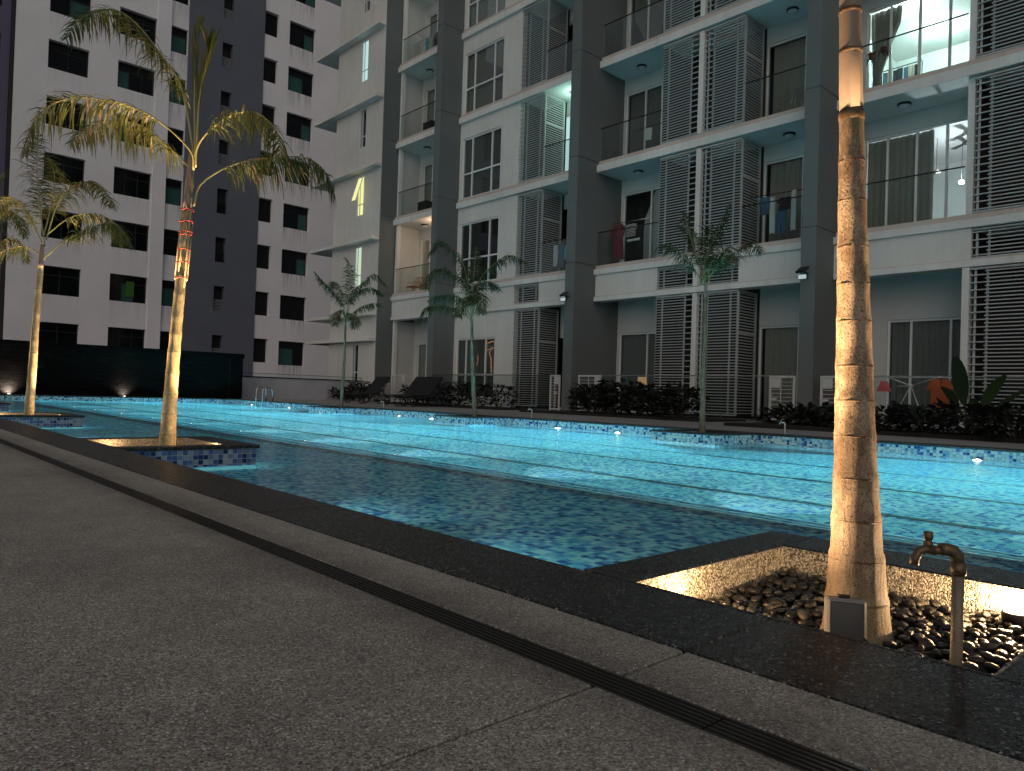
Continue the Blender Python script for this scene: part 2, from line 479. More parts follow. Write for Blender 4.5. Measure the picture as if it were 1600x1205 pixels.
def bark(name, base, green, pale, ring, patch):
    """ringed palm bark with lichen-pale blotches and green skin showing through"""
    n = N(name); p = n.coord('Object'); sp = n.n('SeparateXYZ'); n.l(p, sp.inputs[0])
    fib = n.noise(n.coord('Object', (1, 1, 0.06)), 90, 4, 0.65)
    blot = n.noise(n.coord('Object', (1, 1, 0.55)), 11, 6, 0.72)
    gr = n.noise(n.coord('Object', (1, 1, 0.35)), 7.0, 4, 0.6)
    pits = n.noise(n.coord('Object', (1, 1, 0.75)), 240, 4, 0.72)
    c = n.mix(n.ramp(fib, [(0.35, (0, 0, 0)), (0.7, (1, 1, 1))]), (*[v * 0.72 for v in base], 1), (*base, 1))
    c = n.mix(n.ramp(blot, [(0.47, (0, 0, 0)), (0.56, (1, 1, 1))]), c, (*pale, 1))
    gm = n.math('MULTIPLY', n.ramp(gr, [(0.52, (0, 0, 0)), (0.60, (1, 1, 1))]), patch)
    c = n.mix(gm, c, (*green, 1))
    c = n.mix(n.ramp(pits, [(0.38, (1, 1, 1)), (0.46, (0, 0, 0))]), c, (*[v * 0.14 for v in base], 1))
    h = n.math('ADD', n.math('MULTIPLY', fib, 0.5), n.math('ADD', n.math('MULTIPLY', pits, 0.5), n.math('MULTIPLY', blot, 0.8)))
    n.bsdf(c, n.ramp(blot, [(0.4, (0.38, 0.38, 0.38)), (0.6, (0.75, 0.75, 0.75))]), n.bump(h, ring, 1.0), spec=0.4)
    M[name] = n.m
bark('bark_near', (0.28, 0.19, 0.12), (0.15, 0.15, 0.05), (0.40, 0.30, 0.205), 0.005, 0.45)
bark('bark_dim', (0.17, 0.135, 0.08), (0.08, 0.09, 0.035), (0.24, 0.20, 0.13), 0.004, 0.6)  # far palms: bark darkened, their weaker light put into the colour
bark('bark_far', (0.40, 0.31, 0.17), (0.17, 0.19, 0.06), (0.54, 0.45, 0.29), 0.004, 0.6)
bark('bark_ring', (0.12, 0.065, 0.03), (0.1, 0.1, 0.04), (0.2, 0.12, 0.07), 0.004, 0.3)
plain('crown_shaft', (0.24, 0.18, 0.14), 0.6, var=0.3, scale=9)
plain('rachis', (0.30, 0.27, 0.10), 0.5, var=0.25, scale=5)

def frond_mat(name, green, dry, amount):
    n = N(name); g = n.n('NewGeometry'); oi = n.n('ObjectInfo')
    f = n.math('FRACT', n.math('ADD', g.outputs['Random Per Island'], oi.outputs['Random']))
    c = n.mix(n.ramp(f, [(0, (0.55, 0.55, 0.55)), (1, (1.25, 1.25, 1.25))]), (0, 0, 0, 1), (*green, 1))
    cg = n.mix(1.0, (*green, 1), n.ramp(f, [(0, (0.5, 0.5, 0.5)), (1, (1.35, 1.3, 1.1))]), 'MULTIPLY')
    d = n.math('GREATER_THAN', f, 1 - amount)
    cc = n.mix(d, cg, (*dry, 1))
    b = n.bsdf(cc, 0.5, spec=0.4)
    tl = n.n('BsdfTranslucent'); n.l(cc, tl.inputs[0])
    mx = n.n('MixShader'); mx.inputs[0].default_value = 0.3
    n.l(b.outputs[0], mx.inputs[1]); n.l(tl.outputs[0], mx.inputs[2]); n.l(mx.outputs[0], n.out.inputs[0]); M[name] = n.m
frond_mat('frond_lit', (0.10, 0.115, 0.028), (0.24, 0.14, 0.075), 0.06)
frond_mat('frond_dim', (0.045, 0.068, 0.026), (0.20, 0.14, 0.08), 0.06)  # darker copy of the lit fronds, far palms' dimness put into the colour

def pebble_mat():
    n = N('pebble'); g = n.n('NewGeometry'); oi = n.n('ObjectInfo')
    f = n.math('FRACT', n.math('ADD', g.outputs['Random Per Island'], oi.outputs['Random']))
    c = n.ramp(f, [(0, (0.008, 0.0075, 0.0075)), (0.6, (0.02, 0.0185, 0.017)), (0.9, (0.045, 0.04, 0.035)), (1, (0.11, 0.095, 0.08))])
    n.bsdf(c, 0.33, n.bump(n.noise(n.coord('Object'), 120, 3), 0.0015, 0.6), spec=0.5)
    M['pebble'] = n.m
pebble_mat()

def lamp_point(name, loc, energy, color, size=0.02, parent=None):
    d = bpy.data.lights.new(name, 'POINT'); d.energy = energy; d.color = color; d.shadow_soft_size = size
    o = bpy.data.objects.new(name, d); o.location = Vector(loc) - ORG.get(parent, Vector((0, 0, 0))); link(o, parent); ORG[o] = Vector(loc); return o

def lamp_spot(name, loc, aim, energy, color, cone, blend=0.6, size=0.03, parent=None):
    d = bpy.data.lights.new(name, 'SPOT'); d.energy = energy; d.color = color; d.shadow_soft_size = size
    d.spot_size = cone; d.spot_blend = blend
    o = bpy.data.objects.new(name, d); o.location = Vector(loc) - ORG.get(parent, Vector((0, 0, 0)))
    o.rotation_euler = (Vector(aim)).to_track_quat('-Z', 'Y').to_euler(); link(o, parent); ORG[o] = Vector(loc); return o
# ---------------------------------------------------------------- ground, decks, pool
WZ = -0.16                      # water level
YN, YF = 1.553, 10.70           # pool edges (near, far)
XE, XR = -26.3, 5.0             # pool ends
PX = [-0.79, -6.42, -12.05, -17.68]     # planter centres, near row
FX = [-6.45, -12.08, -17.70]            # planter centres, far row

MB().box((-160, -120, -1.7), (120, 160, -1.55)).build('ground', M['earth'], kind='structure')

deck = MB().box((-29, -5, -0.30), (6, 1.40, -0.075)).build('pool_deck', M['channel_black'], kind='structure')
joints = [-0.805 - 1.91 * k for k in range(-3, 15)]
G = 0.0035
jx = sorted([-29, 6] + [j for j in joints if -29 < j < 6])
for a, b in zip(jx[:-1], jx[1:]):
    for y0, y1 in ((-4.9, -2.2), (-2.2, 0.955)):
        MB().bbox((a + G, y0 + G, -0.075), (b - G, y1 - (G if y1 < 0 else 0), -0.001), 0.003).build('paving_slab', M['deck_aggregate'], deck, org=((a + b) / 2, (y0 + y1) / 2, 0))
js = sorted(jx + [-3.965, -5.3])
for a, b in zip(js[:-1], js[1:]):
    MB().bbox((a + G, 1.03, -0.075), (b - G, 1.2205, -0.001), 0.003).build('paving_slab', M['deck_aggregate'], deck, org=((a + b) / 2, 1.12, 0))

# slot drain: five long bars over a black channel, in metre lengths
grate = empty('drain_grate', (-6, 0.99, 0), 'narrow black metal drain grate running the length of the pale deck', 'drain grate')
MB().box((-29, 0.957, -0.073), (6, 1.028, -0.05)).build('channel', M['channel_black'], grate)
bar = MB().bbox((-0.498, -0.0036, -0.03), (0.498, 0.0036, 0.0), 0.0012).mesh('bar', M['grate_dark'])
clip = MB().box((-0.012, -0.0345, -0.032), (0.012, 0.0345, -0.006)).mesh('cross_bar', M['grate_dark'])
for i in range(20):
    xx = 0.9 - i
    for k in range(6):
        inst('bar', bar, (xx, 0.9605 + 0.0128 * k, -0.003), grate)
    inst('cross_bar', clip, (xx - 0.5, 0.9925, -0.002), grate)

# basin
pb = MB()
pb.box((XE, 1.575, -1.25), (XR, 4.08, -0.46))
pb.box((XE, 4.08, -1.25), (XR, 4.33, -0.63))
pb.box((XE, 4.33, -1.25), (XR, 4.58, -0.79))
pb.box((XE, 4.58, -1.25), (XR, YF, -0.96))
pb.box((XE - 0.3, 1.41, -1.25), (XR + 0.3, 1.575, -0.031))
pb.box((XE - 0.3, YF, -1.25), (XR + 0.3, YF + 0.2, -0.031))
pb.box((XE - 0.3, 1.575, -1.25), (XE, YF, -0.031))
pb.box((XR, 1.575, -1.25), (XR + 0.3, YF, -0.031))
basin = pb.build('pool_basin', M['tile_surface'], kind='structure')
for yy, zz in ((4.08, -0.46), (4.33, -0.63), (4.58, -0.79)):
    MB().tube([(XE, yy - .006, zz - .001), (XR, yy - .006, zz - .001)], 0.013, 10).build('step_nosing', M['nosing_tile'], basin)
for yy in (5.46, 6.89, 8.34):
    for a in range(int(XE), 5):
        MB().bbox((a + 0.0, yy - 0.038, -0.962), (a + 1.0, yy + 0.038, -0.954), 0.002).build('lane_marking', M['lane_tile'], basin)

# mosaic tiles as pieces
TH = 0.0035
def tile_geo(mb, c, u, v, w, s=TP - 0.0032):
    """tile centred at c on its wall: u, v in-plane unit vectors, w outward normal"""
    c, u, v, w = Vector(c), Vector(u), Vector(v), Vector(w); h = s / 2; k = h - 0.0009
    vs = [c + u*a*h + v*b*h - w*0.002 for a, b in ((-1,-1),(1,-1),(1,1),(-1,1))] + [c + u*a*k + v*b*k + w*TH for a, b in ((-1,-1),(1,-1),(1,1),(-1,1))]
    mb.add(vs, [(4,5,6,7),(0,1,5,4),(1,2,6,5),(2,3,7,6),(3,0,4,7)])

# nearest shelf tiles one by one, the rest of the shelf as one piece
mt = MB(); tile_geo(mt, (0, 0, 0), (1, 0, 0), (0, 1, 0), (0, 0, 1)); tile_flat = mt.mesh('tile', M['tile_glass'])
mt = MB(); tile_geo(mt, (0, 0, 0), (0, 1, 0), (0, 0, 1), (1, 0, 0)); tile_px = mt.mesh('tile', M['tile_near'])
shelf = MB(); cand = []
nx = int((0.6 + 9.5) / TP); ny = int((4.05 - 1.58) / TP)
for i in range(nx):
    for j in range(ny):
        x = 0.6 - (i + 0.5) * TP; y = 1.58 + (j + 0.5) * TP
        if any(abs(x - c) < 0.58 and y < 2.62 for c in PX): continue
        cand.append((math.hypot(x + 1.55, y - 2.25), x, y))
cand.sort()
for k, (d, x, y) in enumerate(cand):
    if k < 180: inst('tile', tile_flat, (x, y, -0.4595), basin)
    else: tile_geo(shelf, (x, y, -0.4595), (1, 0, 0), (0, 1, 0), (0, 0, 1))
shelf.build('mosaic_tiles', M['tile_glass'], basin, kind='stuff')

band = MB()
for r in range(6):
    z = -0.034 - (r + 0.5) * TP
    for i in range(int((1.5 - XE) / TP)):
        x = 1.5 - (i + 0.5) * TP
        if any(abs(x - c) < 0.60 for c in FX): continue
        tile_geo(band, (x, YF, z), (1, 0, 0), (0, 0, 1), (0, -1, 0))
    for i in range(int((YF - 1.6) / TP)):
        tile_geo(band, (XE, 1.6 + (i + 0.5) * TP, z), (0, 1, 0), (0, 0, 1), (1, 0, 0))
band.build('mosaic_tiles', M['tile_band'], basin, kind='stuff')

# water
wm = MB().add([(XE, 1.57, WZ), (XR, 1.57, WZ), (XR, YF, WZ), (XE, YF, WZ)], [(0, 1, 2, 3)])
wm.build('water', M['water'], kind='structure')

# coping stones along the near edge (with overhang), far edge and ends
cop = MB().box((-29, 1.2205, -0.30), (6, 1.41, -0.034)).build('coping_bed', M['channel_black'], kind='structure')
cop['label'] = 'dark bed under the black granite pool coping'
jc = sorted([-29, 6] + [j for j in joints if -29 < j < 6])
for a, b in zip(jc[:-1], jc[1:]):
    MB().bbox((a + 0.0012, 1.2225, -0.034), (b - 0.0012, YN - 0.0005, 0.0), 0.004).build('coping_stone', M['granite_black'], cop, org=((a + b) / 2, 1.39, 0))
    MB().bbox((a + 0.0012, YF - 0.022, -0.030), (b - 0.0012, YF + 0.27, 0.0), 0.005).build('coping_stone', M['granite_black'], cop, org=((a + b) / 2, YF + .12, 0))
for k in range(5):
    y0 = YN + k * (YF - YN - 0.03) / 5
    MB().bbox((XE - 0.3, y0 + 0.002, -0.030), (XE + 0.022, y0 + (YF - YN - 0.03) / 5 - 0.002, 0.0), 0.005).build('coping_stone', M['granite_black'], cop, org=(XE - .15, y0 + .8, 0))
for a, b in ((XE - 0.3, XR + 0.3),):
    pass
MB().box((-29, YF + 0.2705, -0.30), (6, 17.2, -0.006)).build('far_deck', M['concrete'], kind='structure')
MB().box((-29, 1.225, -0.30), (XE - 0.3005, YF + 0.27, -0.006)).build('end_deck', M['concrete'], kind='structure')

# ---------------------------------------------------------------- planters
def pebble_meshes(n=6):
    out = []
    for k in range(n):
        rnd = random.Random(100 + k); mb = MB(); seg, rings = 9, 6; vs = []
        ax = (1.0, rnd.uniform(0.66, 0.86), rnd.uniform(0.42, 0.58)); ph = [rnd.uniform(0, 6.3) for _ in range(3)]
        for i in range(rings + 1):
            th = math.pi * i / rings
            for s_ in range(seg):
                fi = 2 * math.pi * s_ / seg
                r = 1 + 0.09 * math.sin(2 * fi + ph[0]) * math.sin(th) + 0.07 * math.cos(3 * fi + ph[1]) * math.sin(th)
                vs.append((ax[0] * r * math.sin(th) * math.cos(fi), ax[1] * r * math.sin(th) * math.sin(fi), ax[2] * math.cos(th)))
        fs = [(i*seg+s_, (i+1)*seg+s_, (i+1)*seg+(s_+1) % seg, i*seg+(s_+1) % seg) for i in range(rings) for s_ in range(seg)]
        mb.add(vs, fs, True); out.append(mb)
    return out
PEB = pebble_meshes()
PEBM = [p.mesh('pebble', M['pebble']) for p in PEB]

def uplight(loc, aim, label, e_spot, e_near, group='palm uplights', low=.16):
    t = empty('uplight', loc, label, 'uplight', group)
    x, y, z = loc
    MB().lathe((x, y, z - 0.03), [(0.0, 0), (0.032, 0), (0.034, 0.025), (0.034, 0.032), (0.029, 0.034)], 16).build('housing', M['black_plastic'], t)
    MB().lathe((x, y, z + 0.0045), [(0.0285, 0), (0.0285, 0.002), (0.0, 0.003)], 16).build('lens', M['lamp_warm'], t)
    lamp_spot('lamp', (x, y, z + 0.012), aim, e_spot, (1.0, 0.66, 0.36), R(52), 1.0, 0.02, t)
    lamp_spot('lamp_low', (x, y, z + 0.0125), (aim[0], aim[1], .42), e_spot * low, (1.0, 0.66, 0.36), R(80), 1.0, 0.02, t)
    lamp_point('lamp_glow', (x, y, z + 0.013), e_near, (1.0, 0.64, 0.32), 0.02, t)
    return t

def near_planter(cx, label, short, fill, upl, singles):
    root = empty('planter', (cx, 2.0, 0), label, 'planter', 'square planters along the near pool edge')
    o, i_ = 0.575, 0.413; y0, y1, yi0, yi1 = YN + 0.0005, 2.62, 1.57, 2.39
    for a, b in (((cx - o, y0), (cx - i_, y1)), ((cx + i_, y0), (cx + o, y1)), ((cx - i_ + .0015, yi1), (cx + i_ - .0015, y1)), ((cx - i_ + .0015, y0), (cx + i_ - .0015, yi0))):
        MB().bbox((a[0], a[1], -0.026), (b[0], b[1], 0.0), 0.004).build('rim', M['granite_black'], root)
    body = MB()
    ox = o - 0.022
    body.box((cx - ox, y0 + 0.02, -0.5), (cx - i_ - 0.012, y1 - 0.022, -0.0265)); body.box((cx + i_ + 0.012, y0 + 0.02, -0.5), (cx + ox, y1 - 0.022, -0.0265))
    body.box((cx - i_ - 0.012, yi1 + 0.012, -0.5), (cx + i_ + 0.012, y1 - 0.022, -0.0265))
    body.build('body', M['grout'], root)
    lin = MB()
    lin.box((cx - i_ - 0.0118, yi0, -0.25), (cx - i_ + 0.007, yi1, -0.027)); lin.box((cx + i_ - 0.007, yi0, -0.25), (cx + i_ + 0.0118, yi1, -0.027))
    lin.box((cx - i_ + 0.007, yi1 - 0.007, -0.25), (cx + i_ - 0.007, yi1 + 0.0118, -0.027)); lin.box((cx - i_ + 0.007, yi0 - 0.0118, -0.25), (cx + i_ - 0.007, yi0 + 0.004, -0.027))
    lin.box((cx - i_ + 0.001, yi0 + .004, -0.027), (cx - i_ + 0.007, yi1 - .007, -0.0035)); lin.box((cx + i_ - 0.007, yi0 + .004, -0.027), (cx + i_ - 0.001, yi1 - .007, -0.0035))
    lin.box((cx - i_ + 0.001, yi1 - 0.007, -0.027), (cx + i_ - 0.001, yi1 - 0.001, -0.0035)); lin.box((cx - i_ + 0.001, yi0 + .0005, -0.027), (cx + i_ - 0.001, yi0 + 0.004, -0.0035))
    lin.build('inner_wall', M['planter_aggregate'], root)
    MB().box((cx - i_ - .001, yi0 - .001, -0.2), (cx + i_ + .001, yi1 + .001, -0.128)).build('soil', M['soil'], root)
    # tiles of the three faces in the water
    mb = MB(); nt = int((y1 - 0.022 - y0) / TP)
    for r in range(5):
        z = -0.030 - (r + 0.5) * TP
        for k in range(nt):
            y = y1 - 0.022 - (k + 0.5) * TP
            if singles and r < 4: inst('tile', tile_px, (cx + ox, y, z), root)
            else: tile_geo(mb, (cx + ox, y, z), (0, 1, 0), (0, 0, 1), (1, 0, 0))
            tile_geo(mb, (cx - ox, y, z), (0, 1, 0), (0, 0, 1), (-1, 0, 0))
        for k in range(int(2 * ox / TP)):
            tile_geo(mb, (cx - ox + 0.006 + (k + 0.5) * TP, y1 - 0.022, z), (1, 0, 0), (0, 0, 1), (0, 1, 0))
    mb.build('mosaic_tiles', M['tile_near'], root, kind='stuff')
    # pebbles
    rnd = random.Random(int(cx * 100)); spots = []
    for layer in range(fill):
        n = (28 if singles is None else 19) - layer * 2
        for a in range(n):
            for b in range(n):
                if layer and rnd.random() < 0.35: continue
                x = cx - i_ + 0.022 + (a + rnd.uniform(0.1, 0.9)) * (2 * i_ - 0.044) / n
                y = yi0 + 0.022 + (b + rnd.uniform(0.1, 0.9)) * (yi1 - yi0 - 0.044) / n
                slope = 0.036 * (y - yi0) / (yi1 - yi0)
                spots.append((x, y, -0.130 + layer * 0.014 + slope + rnd.uniform(-0.004, 0.005), rnd.uniform(0.0125, 0.0205) if singles is None else rnd.uniform(0.019, 0.031)))
    spots = [s_ for s_ in spots if math.hypot(s_[0] - cx, s_[1] - 1.98) > 0.085]
    spots.sort(key=lambda s_: -s_[2])
    rest = MB()
    for k, (x, y, z, r) in enumerate(spots):
        rot = (rnd.uniform(-0.5, 0.5), rnd.uniform(-0.5, 0.5), rnd.uniform(0, 6.28))
        if singles is None and k < 300:
            inst('pebble', PEBM[k % 6], (x, y, z), root, rot, (r, r, r))
        else:
            mat = Matrix.Translation((x, y, z)) @ Matrix.Rotation(rot[2], 4, 'Z') @ Matrix.Rotation(rot[0], 4, 'X') @ Matrix.Scale(r, 4)
            p = PEB[k % 6]; rest.add([mat @ Vector(v) for v in p.v], p.f, True)
    if rest.v: rest.build('pebbles', M['pebble'], root, kind='stuff')
    e1, e2 = upl
    if e1:
        uplight((cx - 0.31, 1.74, -0.07), (0.24, 0.18, 1.35), 'small warm uplight in the near left corner of ' + short, e1, e2 * .3, low=.22 if singles is None else .035)
        uplight((cx + 0.27, 2.335, -0.06), (-0.2, -0.26, 1.35), 'small warm uplight in the far right corner of ' + short, e1 * .7, e2 * .6, low=.12 if singles is None else .035)
    return root
near_planter(PX[0], 'pebble-filled square planter holding the big foreground palm', 'the pebble-filled foreground planter', 2, (400, 34), None)
near_planter(PX[1], 'lit square planter of the left-hand palm tied with red twine', 'the planter of the red-twined palm', 1, (800, 11), True)
near_planter(PX[2], 'lit square planter of the smaller palm further left', 'the smaller left palm planter', 1, (800, 11), False)
near_planter(PX[3], 'farthest near-side planter cut by the left picture edge', 'the planter at the left picture edge', 1, (800, 11), False)

def far_planter(cx, label):
    root = empty('planter', (cx, 10.1, 0), label, 'planter', 'square planters along the far pool edge')
    o, i_ = 0.59, 0.43; y0, y1 = 9.5, YF - 0.0225
    for a, b in (((cx - o, y0), (cx - i_, y1)), ((cx + i_, y0), (cx + o, y1)), ((cx - i_ + .0015, y0), (cx + i_ - .0015, y0 + 0.17)), ((cx - i_ + .0015, y1 - 0.12), (cx + i_ - .0015, y1))):
        MB().bbox((a[0], a[1], -0.026), (b[0], b[1], 0.0), 0.004).build('rim', M['granite_black'], root)
    body = MB(); ox = o - 0.022
    body.box((cx - ox, y0 + 0.022, -0.95), (cx + ox, YF - 0.002, -0.06)); body.box((cx - ox, y0 + 0.022, -0.06), (cx - i_, YF - 0.002, -0.0265)); body.box((cx + i_, y0 + 0.022, -0.06), (cx + ox, YF - 0.002, -0.0265))
    body.box((cx - i_, y0 + 0.022, -0.06), (cx + i_, y0 + 0.16, -0.0265))
    body.build('body', M['tile_surface'], root)
    mb = MB()
    for r in range(6):
        z = -0.030 - (r + 0.5) * TP
        for k in range(int(2 * ox / TP)):
            tile_geo(mb, (cx - ox + 0.008 + (k + 0.5) * TP, y0 + 0.022, z), (1, 0, 0), (0, 0, 1), (0, -1, 0))
        for k in range(int((YF - y0 - 0.03) / TP)):
            y = y0 + 0.03 + (k + 0.5) * TP
            tile_geo(mb, (cx + ox, y, z), (0, 1, 0), (0, 0, 1), (1, 0, 0)); tile_geo(mb, (cx - ox, y, z), (0, 1, 0), (0, 0, 1), (-1, 0, 0))
    mb.build('mosaic_tiles', M['tile_band'], root, kind='stuff')
    return root
far_planter(FX[0], 'dark-rimmed far planter of the palm before the louvred bay')
far_planter(FX[1], 'dark-rimmed far planter of the palm left of the dark fin wall')
far_planter(FX[2], 'dark-rimmed far planter of the palm beside the sun loungers')

# ---------------------------------------------------------------- underwater lights
def pool_light(loc, aim, energy, label, cone=150, strength='lamp_pool', color=(0.30, 0.93, 1.0), blend=0.5, glow=0):
    t = empty('pool_light', loc, label, 'pool light', 'underwater pool lights')
    x, y, z = loc; s_ = -1 if aim[1] < 0 else 1
    MB().lathe((x, y, z), [(0.078, 0), (0.078, s_ * 0.012), (0.062, s_ * 0.018), (0.0, s_ * 0.019)], 20, axis=1).build('bezel', M['steel'], t)
    MB().lathe((x, y + s_ * 0.0195, z), [(0.058, 0), (0.05, s_ * 0.009), (0.0, s_ * 0.014)], 20, axis=1).build('lens', M[strength], t)
    lamp_spot('lamp', (x, y + s_ * 0.05, z), aim, energy, color, R(cone), blend, 0.04, t)
    if glow: lamp_point('lamp_glow', (x, y + s_ * 0.07, WZ + .035), glow, (1.0, .92, .78), 0.03, t)
    return t
for k, x in enumerate((-2.83, -8.61, -10.12, -14.3, -15.7, -21.8, -24.6, 1.2)):
    lab = ['brightest pool light right of the big palm trunk at the far waterline', 'right pool light of the pair left of the middle far planter', 'left pool light of the pair between the dark fin and the middle palm',
           'pool light close to the left side of the far planter with the fan-leaved palm', 'pool light in the far wall below the sun loungers', 'pool light in the far wall right of the steel pool ladder', 'pool light in the far corner beyond the ladder', 'pool light in the far wall out at the right'][k]
    pool_light((x, YF - 0.004, WZ - 0.045), (0, -1, -0.25), 2600, lab)
pool_light((FX[2] + 0.1, 9.518, WZ - 0.10), (0, -1, -0.3), 900, 'pool light on the face of the farthest planter before the loungers')
for k in range(11):
    x = -0.65 - 2.07 * k
    pool_light((x, 4.584, -0.86), (0, 1, -0.14), 430, ORD[k] + ' underwater step light from the big palm, washing the pool floor', 92, 'lamp_pool', (0.72, 1.0, 1.0), 0.9)
for k, x in enumerate((-2.3, -3.6, -8.0, -9.5, -13.6, -15.1)):  # unseen fill lights added to brighten the shallow shelf
    pool_light((x, 1.5765, -0.30), (0, 1, 0.06), 34, ORD[k] + ' added shelf fill light from the big palm, under the near coping', 80, 'lamp_pool', (0.45, 0.93, 1.0), 0.6)
# ---------------------------------------------------------------- apartment building behind the pool
APT = empty('apartment_building', (-15, 19, 0), 'grey and white apartment block with louvred balconies behind the pool', 'building')
ZB = [None, 4.42, 7.75, 11.13, 14.51, 17.89]           # underside of each balcony slab
ZT = [0.0, 4.60, 7.98, 11.36, 14.74, 18.12]            # walking level
KT = [0.0, 4.72, 8.10, 11.48, 14.86, 18.24]            # top of kerb
TOPS = [2.63, 7.30, 10.66, 14.04, 17.42, 20.8]         # window heads
YW, YS, YP = 19.33, 18.03, 18.15
FINS = [(-23.42, -23.05), (-16.15, -15.75), (-8.37, -8.0), (-0.72, -0.35)]
BAYS = [(-27.5, -23.42), (-23.05, -16.15), (-15.75, -8.37), (-8.0, -0.72)]
segs = [0.0, 4.72, 8.08, 11.46, 14.84, 18.22, 21.6]
for a, b in FINS:
    for z0, z1 in zip(segs[:-1], segs[1:]):
        MB().bbox((a, 17.12, z0 + (0.008 if z0 else 0)), (b, 19.6, z1 - 0.008), 0.006).build('fin_panel', M['fin_grey'], APT)
    MB().box((a + 0.015, 17.135, 0), (b - 0.015, 19.59, 21.5)).build('fin_core', M['interior_dark'], APT)

# slabs, kerbs, soffits
for bi, (a, b) in enumerate(BAYS):
    for k in range(1, 6):
        MB().bbox((a + 0.001, YS, ZB[k]), (b - 0.001, YW + 0.05, ZT[k]), 0.006).build('balcony_slab', M['slab_white'], APT)
        x0, x1 = a + 0.04, b - 0.001
        MB().bbox((x0, YS + 0.045, ZT[k] + 0.0005), (x1, YS + 0.16, KT[k]), 0.004).build('kerb', M['kerb_beige'], APT)
    MB().bbox((a + 0.02, YS + 0.01, 3.56), (b - 0.001, YS + 0.42, 3.71), 0.006).build('ledge', M['slab_white'], APT)
    MB().bbox((a + 0.03, YS + 0.055, 3.7105), (b - 0.002, YS + 0.085, 3.735), 0.002).build('ledge_flashing', M['kerb_beige'], APT)

def fascia(a, b, gaps):
    ends = [a] + [e for g in gaps for e in g] + [b]
    for x0, x1 in zip(ends[::2], ends[1::2]):
        if x1 - x0 > .01: MB().box((x0, YS + .07, 3.7355), (x1, YS + .2, 4.4195)).build('fascia', M['wall_pale'], APT)
fascia(BAYS[0][0] + .02, BAYS[0][1], [])
fascia(BAYS[1][0] + .002, BAYS[1][1] - .002, [(-19.58, -18.31)])
fascia(BAYS[2][0] + .03, BAYS[2][1] - .002, [(-13.31, -10.60)])
fascia(BAYS[3][0] + .002, BAYS[3][1] - .002, [(-5.02, -0.8)])

def folded(x0, x1, z0, z1, y, amp=0.035, pitch=0.11, gather=None, seed=0):
    """curtain with vertical folds; gather=(x_target, z_tie) pulls the cloth to one side"""
    rnd = random.Random(seed); n = max(6, int((x1 - x0) / pitch * 4)); rows = 7; vs = []; ph = [rnd.uniform(0, 6.28) for _ in range(3)]
    for j in range(rows):
        tz = j / (rows - 1); z = z1 + (z0 - z1) * tz
        for i in range(n + 1):
            u = i / n; x = x0 + (x1 - x0) * u
            if gather:
                gx, gz = gather; w = max(0.0, 1 - abs(z - gz) / (1.5 if z > gz else 0.9)) ** 0.8
                x = x + (gx + 0.1 * (u - 0.5) - x) * w * 0.93
            d = amp * math.sin(2 * math.pi * u * (x1 - x0) / pitch + ph[0] + 0.5 * math.sin(7 * u + ph[1])) + amp * 0.4 * math.sin(19 * u + ph[2] + tz)
            vs.append((x, y + d, z))
    fs = [(j*(n+1)+i, (j+1)*(n+1)+i, (j+1)*(n+1)+i+1, j*(n+1)+i+1) for j in range(rows-1) for i in range(n)]
    return MB().add(vs, fs, True)

def window(x0, x1, z0, z1, y, mull=(), trans=(), fw=0.055, glassm='glass_window', name='window', frame='frame_white', pane_mats=None):
    """framed window in a wall opening; each pane a child of the frame"""
    fr = MB(); e = 0.0015; d0, d1 = y - 0.012, y + 0.06
    fr.box((x0 + e, d0, z0 + e), (x0 + fw, d1, z1 - e)); fr.box((x1 - fw, d0, z0 + e), (x1 - e, d1, z1 - e))
    fr.box((x0 + fw, d0, z1 - fw), (x1 - fw, d1, z1 - e)); fr.box((x0 + fw, d0, z0 + e), (x1 - fw, d1, z0 + fw * 0.8))
    for m_ in mull: fr.box((m_ - fw / 2, d0 + 0.004, z0 + fw * .8), (m_ + fw / 2, d1 - .004, z1 - fw))
    xs = [x0 + fw] + sorted(mull) + [x1 - fw]
    for t in trans:
        for i in range(len(xs) - 1):
            fr.box((xs[i] + (fw / 2 if i else 0), d0 + 0.006, t - fw / 2), (xs[i+1] - (fw / 2 if i < len(xs) - 2 else 0), d1 - .006, t + fw / 2))
    w = fr.build(name, M[frame], APT)
    zs = [z0 + fw * .8] + sorted(trans) + [z1 - fw]; k = 0
    for i in range(len(xs) - 1):
        for j in range(len(zs) - 1):
            pm = M[(pane_mats or {}).get((i, j), glassm)]
            MB().box((xs[i] + (fw / 2 if i else 0), y + 0.02, zs[j] + (fw / 2 if j else 0)), (xs[i+1] - (fw / 2 if i < len(xs) - 2 else 0), y + 0.028, zs[j+1] - (fw / 2 if j < len(zs) - 2 else 0))).build('pane', pm, w)
            k += 1
    return w

def room(x0, x1, y0, y1, z0, z1, m):
    v = [(x0,y0,z0),(x1,y0,z0),(x1,y1,z0),(x0,y1,z0),(x0,y0,z1),(x1,y0,z1),(x1,y1,z1),(x0,y1,z1)]
    mb = MB().add(v, [(0,1,2,3),(7,6,5,4),(1,5,6,2),(2,6,7,3),(3,7,4,0)])
    return mb.build('room', M[m], APT)

def curtain(mb, m, label):
    xs = [v[0] for v in mb.v]; zs = [v[2] for v in mb.v]; ys = [v[1] for v in mb.v]
    return mb.build('curtain', M[m], None, label, 'curtain', 'curtains of the apartment windows', org=((min(xs) + max(xs)) / 2, sum(ys) / len(ys), min(zs)))

